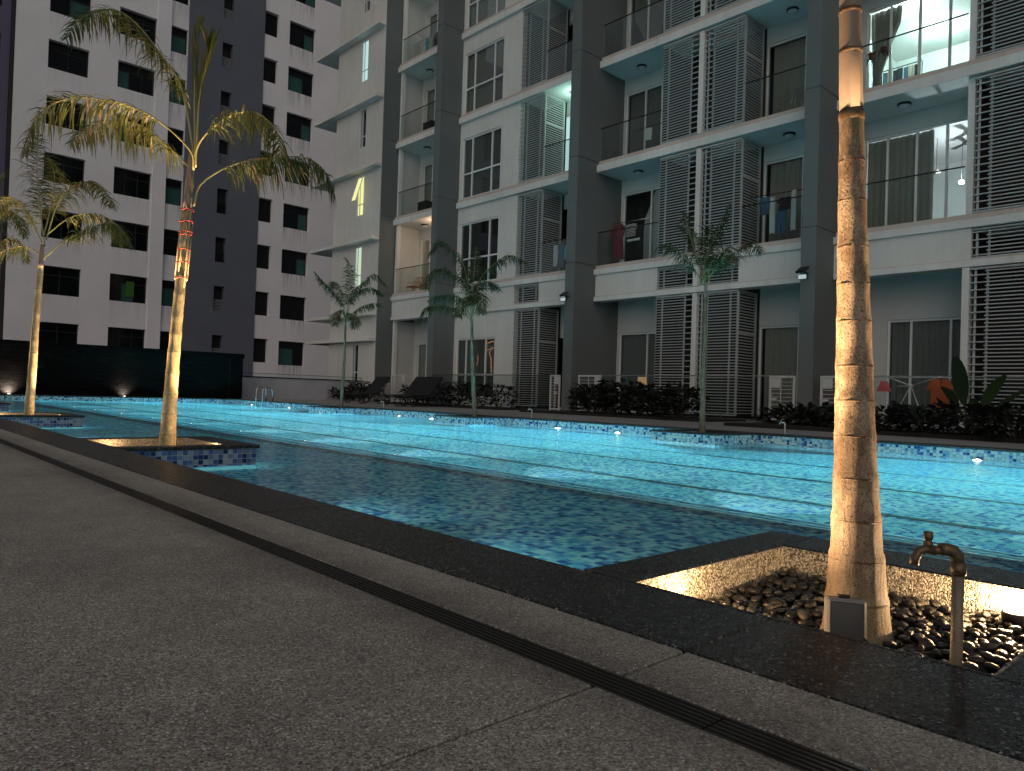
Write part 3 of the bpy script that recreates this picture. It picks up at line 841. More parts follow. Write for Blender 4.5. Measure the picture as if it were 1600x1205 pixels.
# ---- recessed back walls
def back_wall(a, b, holes):
    mb = MB(); walls(mb, 'x', a, b, 0, 21.5, YW, YW + 0.2, holes); mb.build('wall', M['wall_white'], APT)
H0 = [(-27.2, -25.9, ZT[s] + 0.03, TOPS[s]) for s in range(6)]
H1 = [(-18.75, -17.6, ZT[s] + 0.03, TOPS[s]) for s in range(6)]
H2L = [(-15.68, -13.4, ZT[s] + 0.03, TOPS[s]) for s in range(6)]
H2R = [(-10.62, -9.44, ZT[s] + 0.03, TOPS[s]) for s in range(6)]
H3 = [(-7.86 if s else -7.16, -5.32, ZT[s] + 0.03, TOPS[s]) for s in range(6)]
back_wall(*BAYS[0], H0); back_wall(-19.58, -16.15, H1); back_wall(*BAYS[2], H2L + H2R); back_wall(*BAYS[3], H3)

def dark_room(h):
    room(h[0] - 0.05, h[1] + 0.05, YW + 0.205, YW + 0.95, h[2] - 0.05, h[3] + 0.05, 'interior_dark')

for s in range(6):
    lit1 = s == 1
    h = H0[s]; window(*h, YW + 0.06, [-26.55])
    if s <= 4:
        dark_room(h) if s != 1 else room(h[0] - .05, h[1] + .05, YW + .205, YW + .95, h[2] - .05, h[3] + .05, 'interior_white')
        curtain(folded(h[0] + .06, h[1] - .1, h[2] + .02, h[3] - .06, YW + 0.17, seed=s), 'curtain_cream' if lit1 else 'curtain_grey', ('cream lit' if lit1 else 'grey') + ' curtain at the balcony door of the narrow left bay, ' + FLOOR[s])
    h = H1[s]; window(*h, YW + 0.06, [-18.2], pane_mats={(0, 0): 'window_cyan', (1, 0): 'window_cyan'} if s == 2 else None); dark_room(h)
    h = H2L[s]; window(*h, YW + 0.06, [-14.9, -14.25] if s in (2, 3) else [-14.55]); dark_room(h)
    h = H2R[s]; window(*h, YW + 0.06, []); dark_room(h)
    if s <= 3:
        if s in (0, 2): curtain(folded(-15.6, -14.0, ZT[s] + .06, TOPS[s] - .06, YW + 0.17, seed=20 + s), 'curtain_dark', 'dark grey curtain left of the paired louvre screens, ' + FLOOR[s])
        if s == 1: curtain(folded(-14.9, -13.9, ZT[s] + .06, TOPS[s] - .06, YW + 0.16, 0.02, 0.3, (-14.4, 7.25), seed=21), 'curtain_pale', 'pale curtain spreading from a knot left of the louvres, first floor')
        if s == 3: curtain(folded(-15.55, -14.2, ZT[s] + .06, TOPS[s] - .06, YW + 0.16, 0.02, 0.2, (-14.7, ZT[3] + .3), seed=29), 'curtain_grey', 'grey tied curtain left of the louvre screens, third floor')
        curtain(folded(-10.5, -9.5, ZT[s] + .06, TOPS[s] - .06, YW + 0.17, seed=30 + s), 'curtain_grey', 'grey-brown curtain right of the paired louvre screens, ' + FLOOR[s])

# ---- window bay: wall flush with the slab edge
mb = MB(); HW = [(-22.90, -20.60, (ZT[s] + 0.14 if s else 0.32), (2.60 if s == 0 else ZT[s] + 2.53)) for s in range(6)]
walls(mb, 'x', BAYS[1][0] + .001, -19.585, 0, 21.5, YP, YP + 0.18, HW); mb.box((-19.62, YP + 0.181, 0), (-19.585, YW, 21.5))
mb.build('wall', M['wall_pale'], APT)
for s in range(6):
    h = HW[s]; z_tr = 1.19 if s == 0 else ZT[s] + 1.12
    window(*h, YP + 0.05, [-22.33, -21.17], [z_tr], 0.06)
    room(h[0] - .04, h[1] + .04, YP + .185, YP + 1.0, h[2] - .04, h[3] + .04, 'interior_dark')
    MB().bbox((h[0] - .03, YP - 0.03, h[2] - 0.05), (h[1] + .03, YP - 0.001, h[2] - 0.001), .003).build('sill', M['slab_white'], APT)
    m_, t_ = [('curtain_dark', 'dark grey'), ('curtain_dark', 'nearly black'), ('curtain_dark', 'dark pleated'), ('curtain_grey', 'grey pleated'), ('curtain_pale', 'pale blue-white pleated'), ('curtain_grey', 'grey')][s]
    if s == 1: m_ = None
    if m_ and s < 5: curtain(folded(h[0] + .05, h[1] - .05, h[2] + .05, h[3] - .05, YP + 0.16, 0.03, 0.13, seed=40 + s), m_, t_ + ' curtain in the six-pane window between the dark fins, ' + FLOOR[s])

# neon reflection in the ground floor window, built as glowing tubes behind it
ns = empty('neon_reflection', (-21.1, 18.26, 1.2), 'thin orange neon reflection in the ground floor six-pane window, built as tubes', 'reflection')
MB().tube([(-21.29, 18.25, 2.36), (-20.82, 18.25, 2.46), (-20.72, 18.25, 2.40)], 0.012, 6).build('tube', M['reflection_orange'], ns)
MB().tube([(-21.16, 18.25, 2.12), (-20.80, 18.25, 2.22), (-21.02, 18.25, 2.02), (-20.9, 18.25, 1.8), (-20.86, 18.25, 1.25)], 0.011, 6).build('tube', M['reflection_orange'], ns)
MB().tube([(-21.69, 18.25, 1.96), (-21.66, 18.25, 1.75), (-21.74, 18.25, 1.55)], 0.009, 6).build('tube', M['reflection_orange'], ns)

# ---- louvre screens
SP = 0.08
def slat_mesh(L): return MB().bbox((-L / 2, -0.019, -0.0125), (L / 2, 0.019, 0.0125), 0.004).mesh('slat', M['slat_white'])
SL = {}
def screen(x0, x1, y, z0, z1, short, battens, single, frame=True, side=None):
    """horizontal-slat screen; short=(a,b) is the span of every second slat; side=(x, y0, y1) adds the return"""
    fr = MB()
    for bx in battens: fr.box((bx - 0.022, y + 0.032, z0), (bx + 0.022, y + 0.062, z1))
    if frame:
        fr.box((x0, y - 0.03, z1), (x1, y + 0.05, z1 + 0.04)); fr.box((x0, y - 0.03, z0 - 0.035), (x1, y + 0.05, z0))
    if side:
        sx, s0, s1 = side
        fr.box((sx - 0.055, s0, z0 - .035), (sx, s0 + 0.05, z1 + .04)); fr.box((sx - 0.055, s1 - 0.05, z0 - .035), (sx, s1, z1 + .04))
        zm = z0 + (z1 - z0) * 0.66
        fr.box((sx - 0.05, s0 + 0.05, z1), (sx - .005, s1 - 0.05, z1 + .04)); fr.box((sx - 0.05, s0 + 0.05, zm), (sx - .005, s1 - 0.05, zm + .045))
    sc_ = fr.build('louvre_screen', M['slat_white'], APT)
    n = int((z1 - z0) / SP); rest = MB()
    for i in range(n):
        z = z0 + (i + 0.5) * (z1 - z0) / n
        a, b = (x0, x1) if i % 2 == 0 else short
        if single:
            L = round(b - a, 4)
            if L not in SL: SL[L] = slat_mesh(L)
            inst('slat', SL[L], ((a + b) / 2, y, z), sc_)
        else: rest.bbox((a, y - 0.019, z - 0.0125), (b, y + 0.019, z + 0.0125), 0.004)
        if side:
            if side[1] + .05 < side[2] - .05: rest.box((sx - 0.045, s0 + 0.052, z - 0.014), (sx - 0.008, s1 - 0.052, z + 0.014))
    if rest.v: rest.build('slats', M['slat_white'], sc_, kind='stuff')
    return sc_

for s in range(6):
    z1 = (ZB[s + 1] if s < 5 else 21.3) - 0.09
    z0 = KT[s] + 0.05
    parts = [(0.12, 3.50), (3.78, 4.36)] if s == 0 else [(z0, z1)]
    for pi, (a, b) in enumerate(parts):
        up = pi == 1
        yf = YS + 0.13 if up else YS + 0.09
        # window bay
        screen(-19.575, -18.31, yf, a, b, (-19.30, -18.31), [-19.47, -19.22, -18.55], False, side=None if up else (-18.305, YS + .12, 19.14))
        # middle bay, two panels and a post
        sg = s in (1, 2)
        screen(-13.31, -12.05, yf, a, b, (-13.31, -12.30), [-13.12, -12.33], sg)
        screen(-11.86, -10.60, yf, a, b, (-11.60, -10.60), [-11.76, -11.58, -10.85], sg, side=None if up else (-10.595, YS + .12, 19.14))
        MB().bbox((-12.03, YS + .04, a - .03), (-11.88, YS + .2, b + .04), .004).build('post', M['slab_white'], APT)
        # right bay
        screen(-5.02, -1.6, yf, a, b, (-4.74, -1.6), [-4.93, -4.70, -3.3, -1.7], s in (1, 2) or (s == 0), frame=True)
        if s == 0: pass
    if s == 0: MB().bbox((-5.17, YS + .03, 0), (-5.03, YS + .2, 3.555), .004).build('post', M['slab_white'], APT)
    else: MB().bbox((-5.17, YS + .162, KT[s] - .11), (-5.03, YS + .3, z1 + .085), .004).build('post', M['slab_white'], APT)
# dark backs of the air-conditioner ledges, their shade put into the colour
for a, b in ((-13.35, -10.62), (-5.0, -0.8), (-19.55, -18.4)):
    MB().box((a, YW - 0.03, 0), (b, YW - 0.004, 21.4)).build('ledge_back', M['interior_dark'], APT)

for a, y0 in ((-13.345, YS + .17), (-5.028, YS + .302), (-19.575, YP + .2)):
    MB().box((a, y0, 0), (a + .02, YW - .031, 21.4)).build('ledge_side', M['interior_dark'], APT)  # near-black liners, the shade behind the slats put into their colour

# ---- glass balustrades
def balustrade(a, b, s, y=YS + 0.1):
    z = KT[s]
    rail = MB().bbox((a, y - 0.016, z + 1.06), (b, y + 0.016, z + 1.09), 0.004).build('balustrade', M['rail_dark'], APT)
    n = max(1, round((b - a) / 1.0))
    for i in range(n):
        x0 = a + (b - a) * i / n + 0.008; x1 = a + (b - a) * (i + 1) / n - 0.008
        MB().box((x0, y - 0.005, z + 0.0006), (x1, y + 0.005, z + 1.0595)).build('pane', M['glass_rail'], rail)
for s in range(1, 5):
    balustrade(-27.3, -23.43, s); balustrade(-18.28, -16.16, s); balustrade(-15.7, -13.33, s); balustrade(-10.56, -8.38, s); balustrade(-7.98, -5.18, s)

# ---- narrow left bay: side wall, end block
for s in range(6):
    z0 = ZT[s] + (0.0005 if s else 0); z1 = (ZB[s + 1] if s < 5 else 21.4)
    if s == 0: z1 = 3.555
    MB().bbox((-27.44, YS + 0.13, z0), (-27.30, YS + 0.30, z1), .004).build('post', M['slab_white'], APT)
    MB().box((-27.44, YS + 0.301, z0), (-27.40, YW, z1)).build('side_wall', M['wall_white'], APT)
mb = MB(); EB0, EB1, EY = -31.6, -27.56, 17.38
EW = [(-29.5, -28.95, 0.73, 2.52), (-29.5, -28.95, 5.1, 6.92), (-29.5, -28.95, 8.32, 10.12), (-29.5, -28.95, 11.4, 13.17), (-29.5, -28.95, 14.43, 16.3), (-29.5, -28.95, 17.6, 19.4)]
walls(mb, 'x', EB0, EB1, 0, 21.5, EY, EY + 0.2, EW); mb.box((EB0, EY + .2005, 0), (EB0 + .2, 26, 21.5))
mb.build('wall', M['wall_pale'], APT)
for z0, z1 in zip(segs[:-1], segs[1:]):
    MB().bbox((EB1 + .001, EY + 0.001, z0 + (.008 if z0 else 0)), (-27.5, YW + .2, z1 - .008), .004).build('fin_panel', M['fin_grey'], APT)
for s, h in enumerate(EW):
    pm = {3: None, 4: 'window_cyan', 2: 'window_yellow', 1: 'window_mint'}.get(s)
    x0, x1, z0, z1 = h
    window(x0, x1, z0, z1, EY + 0.03, [x0 + 0.20], [z0 + 0.52], 0.045, pane_mats={(i, j): pm for i in (0, 1) for j in (0, 1)} if pm else None)
    room(x0 - .05, x1 + .05, EY + .205, EY + .8, z0 - .05, z1 + .05, 'interior_dark')
# the open casement of the yellow window
cs = MB(); cs.box((-0.2, -0.012, -1.2), (-0.17, 0.012, 0)); cs.box((0.17, -0.012, -1.2), (0.2, 0.012, 0)); cs.box((-0.17, -0.012, -1.2), (0.17, 0.012, -1.165)); cs.box((-0.17, -.012, -.035), (.17, .012, 0))
co = inst('open_casement', cs.mesh('open_casement', M['frame_white']), (-29.2, EY - 0.02, 10.05), APT, (R(-17), 0, 0))
inst('pane', MB().box((-.168, -.004, -1.163), (.168, .004, -.037)).mesh('pane', M['window_yellow']), (-29.2, EY - 0.02, 10.05), co)
for z in (2.60, 3.72, 7.02, 10.24, 13.25, 16.42, 19.6):
    MB().bbox((-33.2, 17.03, z), (-27.565, 19.4, z + 0.14), .006).build('canopy', M['slab_white'], APT)
for s in range(6):
    z0 = EW[s][2] - 0.2
    w = MB().box((-31.98, 17.72, z0 + 1.86), (-31.601, 17.80, z0 + 1.92)).box((-31.98, 17.72, z0), (-31.601, 17.80, z0 + .06)).build('side_window', M['frame_white'], APT)
    MB().box((-31.96, 17.75, z0 + .0605), (-31.602, 17.77, z0 + 1.859)).build('pane', M['glass_blue'], w)
    MB().box((-31.94, 17.78, z0 - .5), (-31.602, 18.6, z0 + 2.1)).build('side_box', M['tower_frame'], w)
# roof and back closing the block
MB().box((-31.7, 17.1, 21.62), (0, 26.2, 21.9)).build('roof', M['slab_white'], APT)
MB().box((-31.39, 24.0, 0), (0, 26, 21.6)).build('back_wall', M['wall_white'], APT)
MB().box((-0.2, 19.6, 0), (0, 24.0, 21.6)).build('end_wall', M['wall_white'], APT)

# ---- lit rooms of the right bay
for s, lm in ((2, 'lamp_room'), (1, 'lamp_room_blue')):
    z0 = ZT[s]
    room(-8.6, -1.2, YW + .205, 23.4, z0, z0 + 2.92, 'interior_white')
t = empty('ceiling_lamp', (-7.19, 20.08, 10.86), 'bright bare lamp on the ceiling of the lit second floor room', 'lamp')
MB().lathe((-7.19, 20.08, 10.82), [(0.0, 0), (0.13, 0.01), (0.15, 0.05), (0.15, .07)], 20).build('diffuser', M['lamp_room'], t)
lamp_point('lamp', (-7.19, 20.08, 10.72), 210, (0.74, 1.0, 0.97), 0.12, t)
t = empty('ceiling_lamp', (-6.9, 22.0, 10.86), 'second round lamp deeper inside the lit second floor room', 'lamp')
MB().lathe((-6.95, 22.0, 10.70), [(0.0, 0), (0.11, 0.01), (0.13, 0.05), (0.13, .07), (0.02, .075), (0.02, .19)], 20).build('diffuser', M['lamp_room'], t)
lamp_point('lamp', (-6.95, 22.0, 10.62), 170, (0.74, 1.0, 0.97), 0.12, t)
t = empty('wall_lamp', (-6.07, 21.0, 6.2), 'dazzling white lamp inside the lit first floor room', 'lamp')
MB().lathe((-6.07, 21.0, 6.2), [(0.0, 0), (0.05, 0.012), (0.065, .05), (0.05, .09), (0.0, .1)], 16).build('bulb', M['lamp_room_blue'], t)
MB().tube([(-6.07, 21.0, 6.3), (-6.07, 21.0, 7.5)], 0.006, 6).build('cord', M['black_plastic'], t)
lamp_point('lamp', (-6.07, 20.93, 6.25), 200, (0.80, 0.90, 1.0), 0.07, t)
MB().lathe((-6.66, 21.0, 6.6), [(0.10, 0), (0.03, .1), (0.0, .12)], 12).build('shade', M['cloth_cream'], tag(empty('pendant_lamp', (-6.66, 21, 6.6)), 'unlit pendant lamp on a thin cord in the first floor room', 'lamp'))
MB().tube([(-6.66, 21.0, 6.7), (-6.66, 21.0, 7.51)], 0.006, 6).build('cord', M['black_plastic'], bpy.data.objects['pendant_lamp'])
fan = empty('ceiling_fan', (-5.95, 21.0, 7.3), 'dark ceiling fan beside the louvres in the first floor room', 'fan')
MB().lathe((-5.95, 21.0, 7.18), [(0, 0), (0.1, .02), (0.12, .08), (0.05, .13), (0.025, .14), (0.025, .33)], 16).build('motor', M['black_plastic'], fan)
for k in range(3):
    a = k * 2.09 + 0.4; d = Vector((math.cos(a), math.sin(a), 0)); n_ = Vector((-d.y, d.x, 0)); c = Vector((-5.95, 21, 7.24))
    MB().add([c + d*.1 - n_*.05, c + d*.55 - n_*.075, c + d*.55 + n_*.075, c + d*.1 + n_*.05] + [c + d*.1 - n_*.05 + Vector((0,0,.01)), c + d*.55 - n_*.075 + Vector((0,0,.01)), c + d*.55 + n_*.075 + Vector((0,0,.01)), c + d*.1 + n_*.05 + Vector((0,0,.01))], [(0,3,2,1),(4,5,6,7),(0,1,5,4),(1,2,6,5),(2,3,7,6),(3,0,4,7)]).build('blade', M['black_plastic'], fan)
for s in range(5):
    h = H3[s]
    window(*h, YW + .06, [-7.28, -6.6, -5.93] if s else [-6.62, -5.75], pane_mats=None)
    if s not in (1, 2): dark_room(h)
curtain(folded(-7.8, -6.25, ZT[1] + .06, TOPS[1] - .06, YW + .17, 0.03, 0.16, seed=61), 'curtain_grey', 'brown-grey curtain drawn across two thirds of the lit first floor room')
curtain(folded(-7.8, -7.05, ZT[2] + .06, TOPS[2] - .06, YW + .17, 0.03, 0.14, (-7.68, ZT[2] + .75), seed=62), 'curtain_grey', 'olive curtain tied to the left of the bright second floor room')
curtain(folded(-7.1, -5.4, ZT[0] + .06, TOPS[0] - .06, YW + .17, 0.03, 0.14, seed=63), 'curtain_dark', 'dark curtain in the ground floor window behind the drying rack')
curtain(folded(-7.8, -5.4, ZT[3] + .06, TOPS[3] - .06, YW + .17, 0.03, 0.14, seed=64), 'curtain_grey', 'grey curtain above the bright room at the top right')
# glow of lit rooms reaching their own balconies
t = empty('door_glow_lamp', (-17.6, 19.2, 10.95), 'added lamp for the door glow on the balcony behind the louvre screen, second floor', 'lamp')
MB().lathe((-17.6, 18.8, 11.06), [(0, 0), (0.12, .01), (0.14, .06)], 18).build('diffuser', M['lamp_white'], t)
lamp_point('lamp', (-17.5, 18.85, 10.85), 26, (0.55, 1.0, 0.85), 0.1, t)  # added lamp and fixture, carrying the lit door's glow onto the balcony
t = empty('balcony_lamp', (-25.6, 18.75, 7.7), 'warm lamp lighting the cream balcony with the wicker chair', 'lamp')
MB().lathe((-25.3, 18.75, 7.66), [(0, 0), (0.12, .01), (0.14, .06), (.14, .088)], 18).build('diffuser', M['lamp_white'], t)
lamp_point('lamp', (-25.0, 18.8, 7.4), 34, (1.0, 0.68, 0.42), 0.1, t)
lamp_point('lamp_room_glow', (-26.4, 19.9, 6.9), 16, (1.0, 0.66, 0.36), 0.1, t)
t = empty('balcony_lamp', (-25.6, 18.75, 17.8), 'lamp lighting the top balcony hung with laundry', 'lamp')
MB().lathe((-25.3, 18.75, 17.80), [(0, 0), (0.12, .01), (0.14, .06), (.14, .088)], 18).build('diffuser', M['lamp_white'], t)
lamp_point('lamp', (-25.0, 18.7, 17.5), 10, (0.9, 1.0, 0.92), 0.1, t)

# ---- round soffit lights (unlit)
def soffit_light(x, y, z, label):
    t = empty('ceiling_light', (x, y, z), label, 'ceiling light', 'round lights under the balcony slabs')
    MB().lathe((x, y, z - 0.055), [(0.15, 0), (0.16, 0.02), (0.16, 0.054)], 22).build('rim', M['rail_dark'], t)
    MB().lathe((x, y, z - 0.085), [(0, 0), (0.09, 0.008), (0.135, 0.03)], 22).build('diffuser', M['lamp_white'], t)
for nm, x, y, levels in (('narrow left bay', -26.25, 18.84, (2, 3, 4)), ('middle bay left of the louvres', -14.65, 18.79, (2, 3, 4)), ('middle bay right of the louvres', -9.6, 18.79, (2, 3, 4)), ('right bay', -6.67, 18.7, (2, 3))):
    for k in levels:
        soffit_light(x, y, ZB[k], 'round unlit light under the %s slab, %s' % (FLOOR[k], nm))

# ---- garden fence line: gates and glass panels at the foot of the building
def gate(x0, x1, label, z1=1.15, y=17.08):
    t = empty('gate', ((x0 + x1) / 2, y, 0), label, 'gate', 'white barred garden gates')
    f = MB(); w = 0.05
    f.box((x0, y - .02, 0.0), (x0 + w, y + .02, z1)); f.box((x1 - w, y - .02, 0), (x1, y + .02, z1)); f.box((x0 + w, y - .019, z1 - w), (x1 - w, y + .019, z1)); f.box((x0 + w, y - .019, 0.04), (x1 - w, y + .019, 0.09))
    f.build('frame', M['gate_white'], t)
    for i in range(10):
        z = 0.16 + i * 0.092
        MB().box((x0 + w, y - .006, z), (x1 - w, y + .006, z + 0.013)).build('bar', M['gate_white'], t)
    xm = x0 + (x1 - x0) * 0.45
    MB().box((xm - .008, y - .0075, .0905), (xm + .008, y + .0075, z1 - w)).build('upright', M['gate_white'], t)
    xa, xb = (xm - .22, xm) if x1 - x0 > 0.5 and x0 < -10 and x0 > -15.5 else (x0 + w, x0 + w + .24)
    if x0 < -15: xa, xb = x1 - w - .2, x1 - w
    MB().bbox((xa, y - .03, z1 - .30), (xb, y - .0205, z1 - .06), .003).build('lock_plate', M['gate_white'], t)
    MB().box((xa, y - .035, .55), (xa + .16, y - .02, .6)).build('latch', M['gate_white'], t)
    return t
gate(-25.72, -24.78, 'white barred gate behind the black sun loungers')
gate(-16.62, -16.18, 'narrow white barred gate left of the middle dark fin')
gate(-15.40, -14.48, 'white barred gate just right of the middle dark fin')
gate(-9.06, -8.40, 'white barred gate left of the right-hand grey fin')
gate(-7.78, -6.9, 'white barred gate half hidden by the big palm trunk')
def glass_fence(x0, x1, label, y=17.1, z1=1.13):
    t = empty('glass_fence', ((x0 + x1) / 2, y, 0), label, 'fence', 'frameless glass garden fences')
    MB().bbox((x0, y - .014, z1), (x1, y + .014, z1 + .028), .003).build('top_rail', M['steel'], t)
    n = max(1, round((x1 - x0) / 1.3))
    for i in range(n):
        a, b = x0 + (x1 - x0) * i / n + .01, x0 + (x1 - x0) * (i + 1) / n - .01
        MB().box((a, y - .005, .04), (b, y + .005, z1 - .0005)).build('pane', M['glass_rail'], t)
    for i in range(n + 1):
        x = x0 + (x1 - x0) * i / n
        MB().box((x - .02 + (0.02 if i == 0 else 0), y - .02, 0), (x + .02 - (.02 if i == n else 0), y + .02, .12)).build('clamp', M['steel'], t)
glass_fence(-14.47, -9.07, 'glass garden fence before the paired louvre screens')
glass_fence(-23.0, -16.64, 'glass garden fence below the ground floor six-pane window')
glass_fence(-6.88, -1.0, 'glass garden fence behind the drying rack at the right')
t = empty('slatted_barrier', (-26.8, 17.3, 0), 'low pale panel fence behind the empty sun lounger', 'fence')
MB().bbox((-27.45, 17.28, .08), (-26.0, 17.32, .74), .004).build('panel', M['concrete'], t)
MB().bbox((-27.48, 17.25, .7405), (-25.98, 17.35, .78), .003).build('top_rail', M['gate_white'], t)
for x in (-27.46, -26.75, -26.03): MB().box((x - .015, 17.255, 0), (x + .015, 17.279, .74)).build('post', M['gate_white'], t)

# ---- floodlights on the fins
def flood(x, z, label):
    t = empty('floodlight', (x, 17.1, z), label, 'floodlight', 'floodlights on the fins')
    MB().tube([(x, 17.12, z), (x - .02, 16.98, z + .02)], 0.018, 8).build('bracket', M['black_plastic'], t)
    o = inst('housing', MB().bbox((-.14, -.03, -.1), (.14, .03, .1), .01).mesh('housing', M['black_plastic']), (x - .05, 16.93, z + .07), t, (R(-52), 0, R(-18)))
    MB().bbox((x - .12, 16.86, z - .17), (x + .1, 16.93, z - .05), .008).build('lamp_head', M['rail_dark'], t)
    MB().box((x - .105, 16.854, z - .16), (x + .085, 16.8595, z - .06)).build('lens', M['lamp_flood'], t)
flood(-15.95, 3.63, 'small solar floodlight on the middle dark fin')
flood(-8.18, 3.60, 'small solar floodlight on the right-hand grey fin')
# ---------------------------------------------------------------- tower block at the far end
TX = -48.0
TWR = empty('tower_block', (TX, 18, -1.55), 'tall pale tower block with rows of dark windows and a slate stripe', 'building')
ROWS = [2.10 + 3.16 * k for k in range(9)]
def rects(y0, y1, h=1.6, dz=0.0): return [(y0, y1, z + dz, z + dz + h) for z in ROWS]
CA, CB, CC, CE = rects(8.44, 10.48), rects(11.98, 14.06), rects(14.88, 15.90), rects(22.58, 24.52, 1.65, -0.1)
CD, CS = rects(20.80, 21.80), rects(18.02, 18.70)
mb = MB(); walls(mb, 'y', 6.93, 14.08, -1.55, 30, TX - 0.42, TX, CA + CB); mb.build('wall', M['tower_white'], TWR)
mb = MB(); walls(mb, 'y', 14.081, 15.93, -1.55, 30, TX - 0.42, TX - 0.10, CC); mb.box((TX - .42, 14.0815, -1.55), (TX + .06, 14.86, 30)); mb.build('wall', M['tower_white'], TWR)
mb = MB(); walls(mb, 'y', 15.931, 20.79, -1.55, 30, TX - 0.42, TX + 0.05, CS); mb.build('wall', M['tower_slate'], TWR)
mb = MB(); walls(mb, 'y', 20.791, 36, -1.55, 30, TX - 0.42, TX - 0.02, CD + CE); mb.build('wall', M['tower_white'], TWR)
MB().box((TX - 12, 6.95, -1.55), (TX - 0.8, 36, 30)).build('core', M['interior_dark'], TWR)
MB().box((TX - 12.2, 6.9, 30.01), (TX + .1, 36.1, 30.4)).build('roof', M['tower_white'], TWR)
mb = MB(); GB = [(-8, 6.5, -1.2, 13.2), (-8, 6.5, 14.75, 19.75), (-8, 6.5, 21.3, 25.2)]
walls(mb, 'y', -9, 6.929, -1.55, 30, TX - 2.4, TX - 2.0, GB); mb.build('wall', M['tower_violet'], TWR)
for y0, y1, z0, z1 in GB:
    f = MB()
    for k in range(8):
        f.box((TX - 2.2, y1 - 0.06 - k * 1.8, z0), (TX - 2.1, y1 - k * 1.8, z1))
    for k in range(1, int((z1 - z0) / 1.65)): f.box((TX - 2.19, y0, z0 + k * 1.65), (TX - 2.11, y1 - .06, z0 + k * 1.65 + .06))
    w = f.build('curtain_wall', M['tower_frame'], TWR)
    MB().box((TX - 2.3, y0, z0), (TX - 2.25, y1, z1)).build('pane', M['tower_glass'], w)
def twin(y0, y1, z0, z1, mull, teal, depth=0.30):
    xf = TX - depth; f = MB(); w = 0.06
    f.box((xf - .06, y0, z0), (xf, y0 + w, z1)); f.box((xf - .06, y1 - w, z0), (xf, y1, z1)); f.box((xf - .06, y0 + w, z0), (xf, y1 - w, z0 + w)); f.box((xf - .06, y0 + w, z1 - w), (xf, y1 - w, z1))
    ym = [y0 + w] + [y0 + (y1 - y0) * m_ for m_ in mull] + [y1 - w]
    for m_ in ym[1:-1]: f.box((xf - .055, m_ - .025, z0 + w), (xf - .005, m_ + .025, z1 - w))
    zt = z1 - 0.48
    for i in range(len(ym) - 1): f.box((xf - .054, ym[i] + (.025 if i else 0), zt - .025), (xf - .006, ym[i+1] - (.025 if i < len(ym) - 2 else 0), zt + .025))
    o = f.build('window', M['tower_frame'], TWR)
    for i in range(len(ym) - 1):
        a, b = ym[i] + (.025 if i else 0), ym[i+1] - (.025 if i < len(ym) - 2 else 0)
        for za, zb in ((z0 + w, zt - .025), (zt + .025, z1 - w)):
            MB().box((xf - .045, a, za), (xf - .035, b, zb)).build('pane', M['tower_glass_teal' if (teal and za < zt and i == teal - 1) else 'tower_glass'], o)
rnd = random.Random(5)
for cset, mull, te in ((CA, (.5,), .4), (CB, (.33, .66), .25), (CC, (), .5), (CE, (.62,), .95)):
    for r in cset: twin(*r, mull, rnd.choice((1, 2)) if rnd.random() < te else 0)
# lit sliver in one window
MB().box((TX - .272, 12.92, 5.62), (TX - .268, 13.38, 6.52)).build('lit_blind', M['window_green'], TWR)
for r in CD:
    y0, y1, z0, z1 = r
    g = MB().box((TX - .40, y0, z0), (TX - .36, y1, z1)).build('vent', M['tower_grille'], TWR)
    for k in range(14): MB().box((TX - .355, y0, z0 + .04 + k * .11), (TX - .30, y1, z0 + .07 + k * .11)).build('slat', M['tower_grille'], g)
for j, r in enumerate(CS):
    y0, y1, z0, z1 = r
    g = MB().box((TX - .40, y0, z0), (TX - .36, y1, z1)).build('vent', M['tower_grille'], TWR)
    for k in range(8):
        MB().box((TX - .26, y0 + .06, z0 + .05 + k * .095), (TX - .20, y1, z0 + .085 + k * .095)).build('slat', M['grille_pale' if j not in (2, 3) else 'tower_frame'], g)

# ---------------------------------------------------------------- walls at the far end of the pool
BW = empty('boundary_wall', (-27.1, 4, 0), 'black stone wall at the far end of the pool', 'wall')
MB().box((-27.3, -6, -0.3), (-27.0, 11.33, 1.50)).build('wall', M['black_stone'], BW)
MB().bbox((-27.34, -6, 1.501), (-26.95, 11.36, 1.66), .006).build('cap', M['black_stone'], BW)
MB().box((-27.0, 10.82, 0), (-26.992, 10.845, 1.5)).build('corner_bead', M['rail_dark'], BW)
for y, lab in ((4.05, 'wall light grazing the black stone wall at the left picture edge'), (7.27, 'wall light grazing the black stone wall between the two left palms')):
    t = empty('wall_light', (-26.8, y, 0), lab, 'wall light', 'ground lights along the black wall')
    MB().lathe((-26.82, y, -0.004), [(0.0, 0), (.06, 0), (.06, .012), (.05, .014)], 16).build('bezel', M['steel'], t)
    MB().lathe((-26.82, y, .0105), [(.048, 0), (.0, .003)], 16).build('lens', M['lamp_pool'], t)
    lamp_spot('lamp', (-26.86, y, .035), (-1, 0, 1.0), 210 if y < 5 else 70, (1.0, .84, .72), R(125), 1.0, 0.04, t)
LW = empty('low_wall', (-28.4, 14, 0), 'low grey wall with a glass rail before the tower', 'wall')
MB().box((-28.7, 11.1, -0.3), (-28.4, 22, .84)).build('wall', M['ledge_wall'], LW)
MB().bbox((-28.74, 11.08, .841), (-28.36, 22, .875), .004).build('cap', M['black_stone'], LW)
for k in range(6):
    MB().box((-28.56, 11.4 + k * 1.6, .8755), (-28.55, 12.97 + k * 1.6, .995)).build('pane', M['glass_rail'], LW)
MB().box((-28.575, 11.3, .9955), (-28.535, 21, 1.012)).build('top_rail', M['rail_dark'], LW)

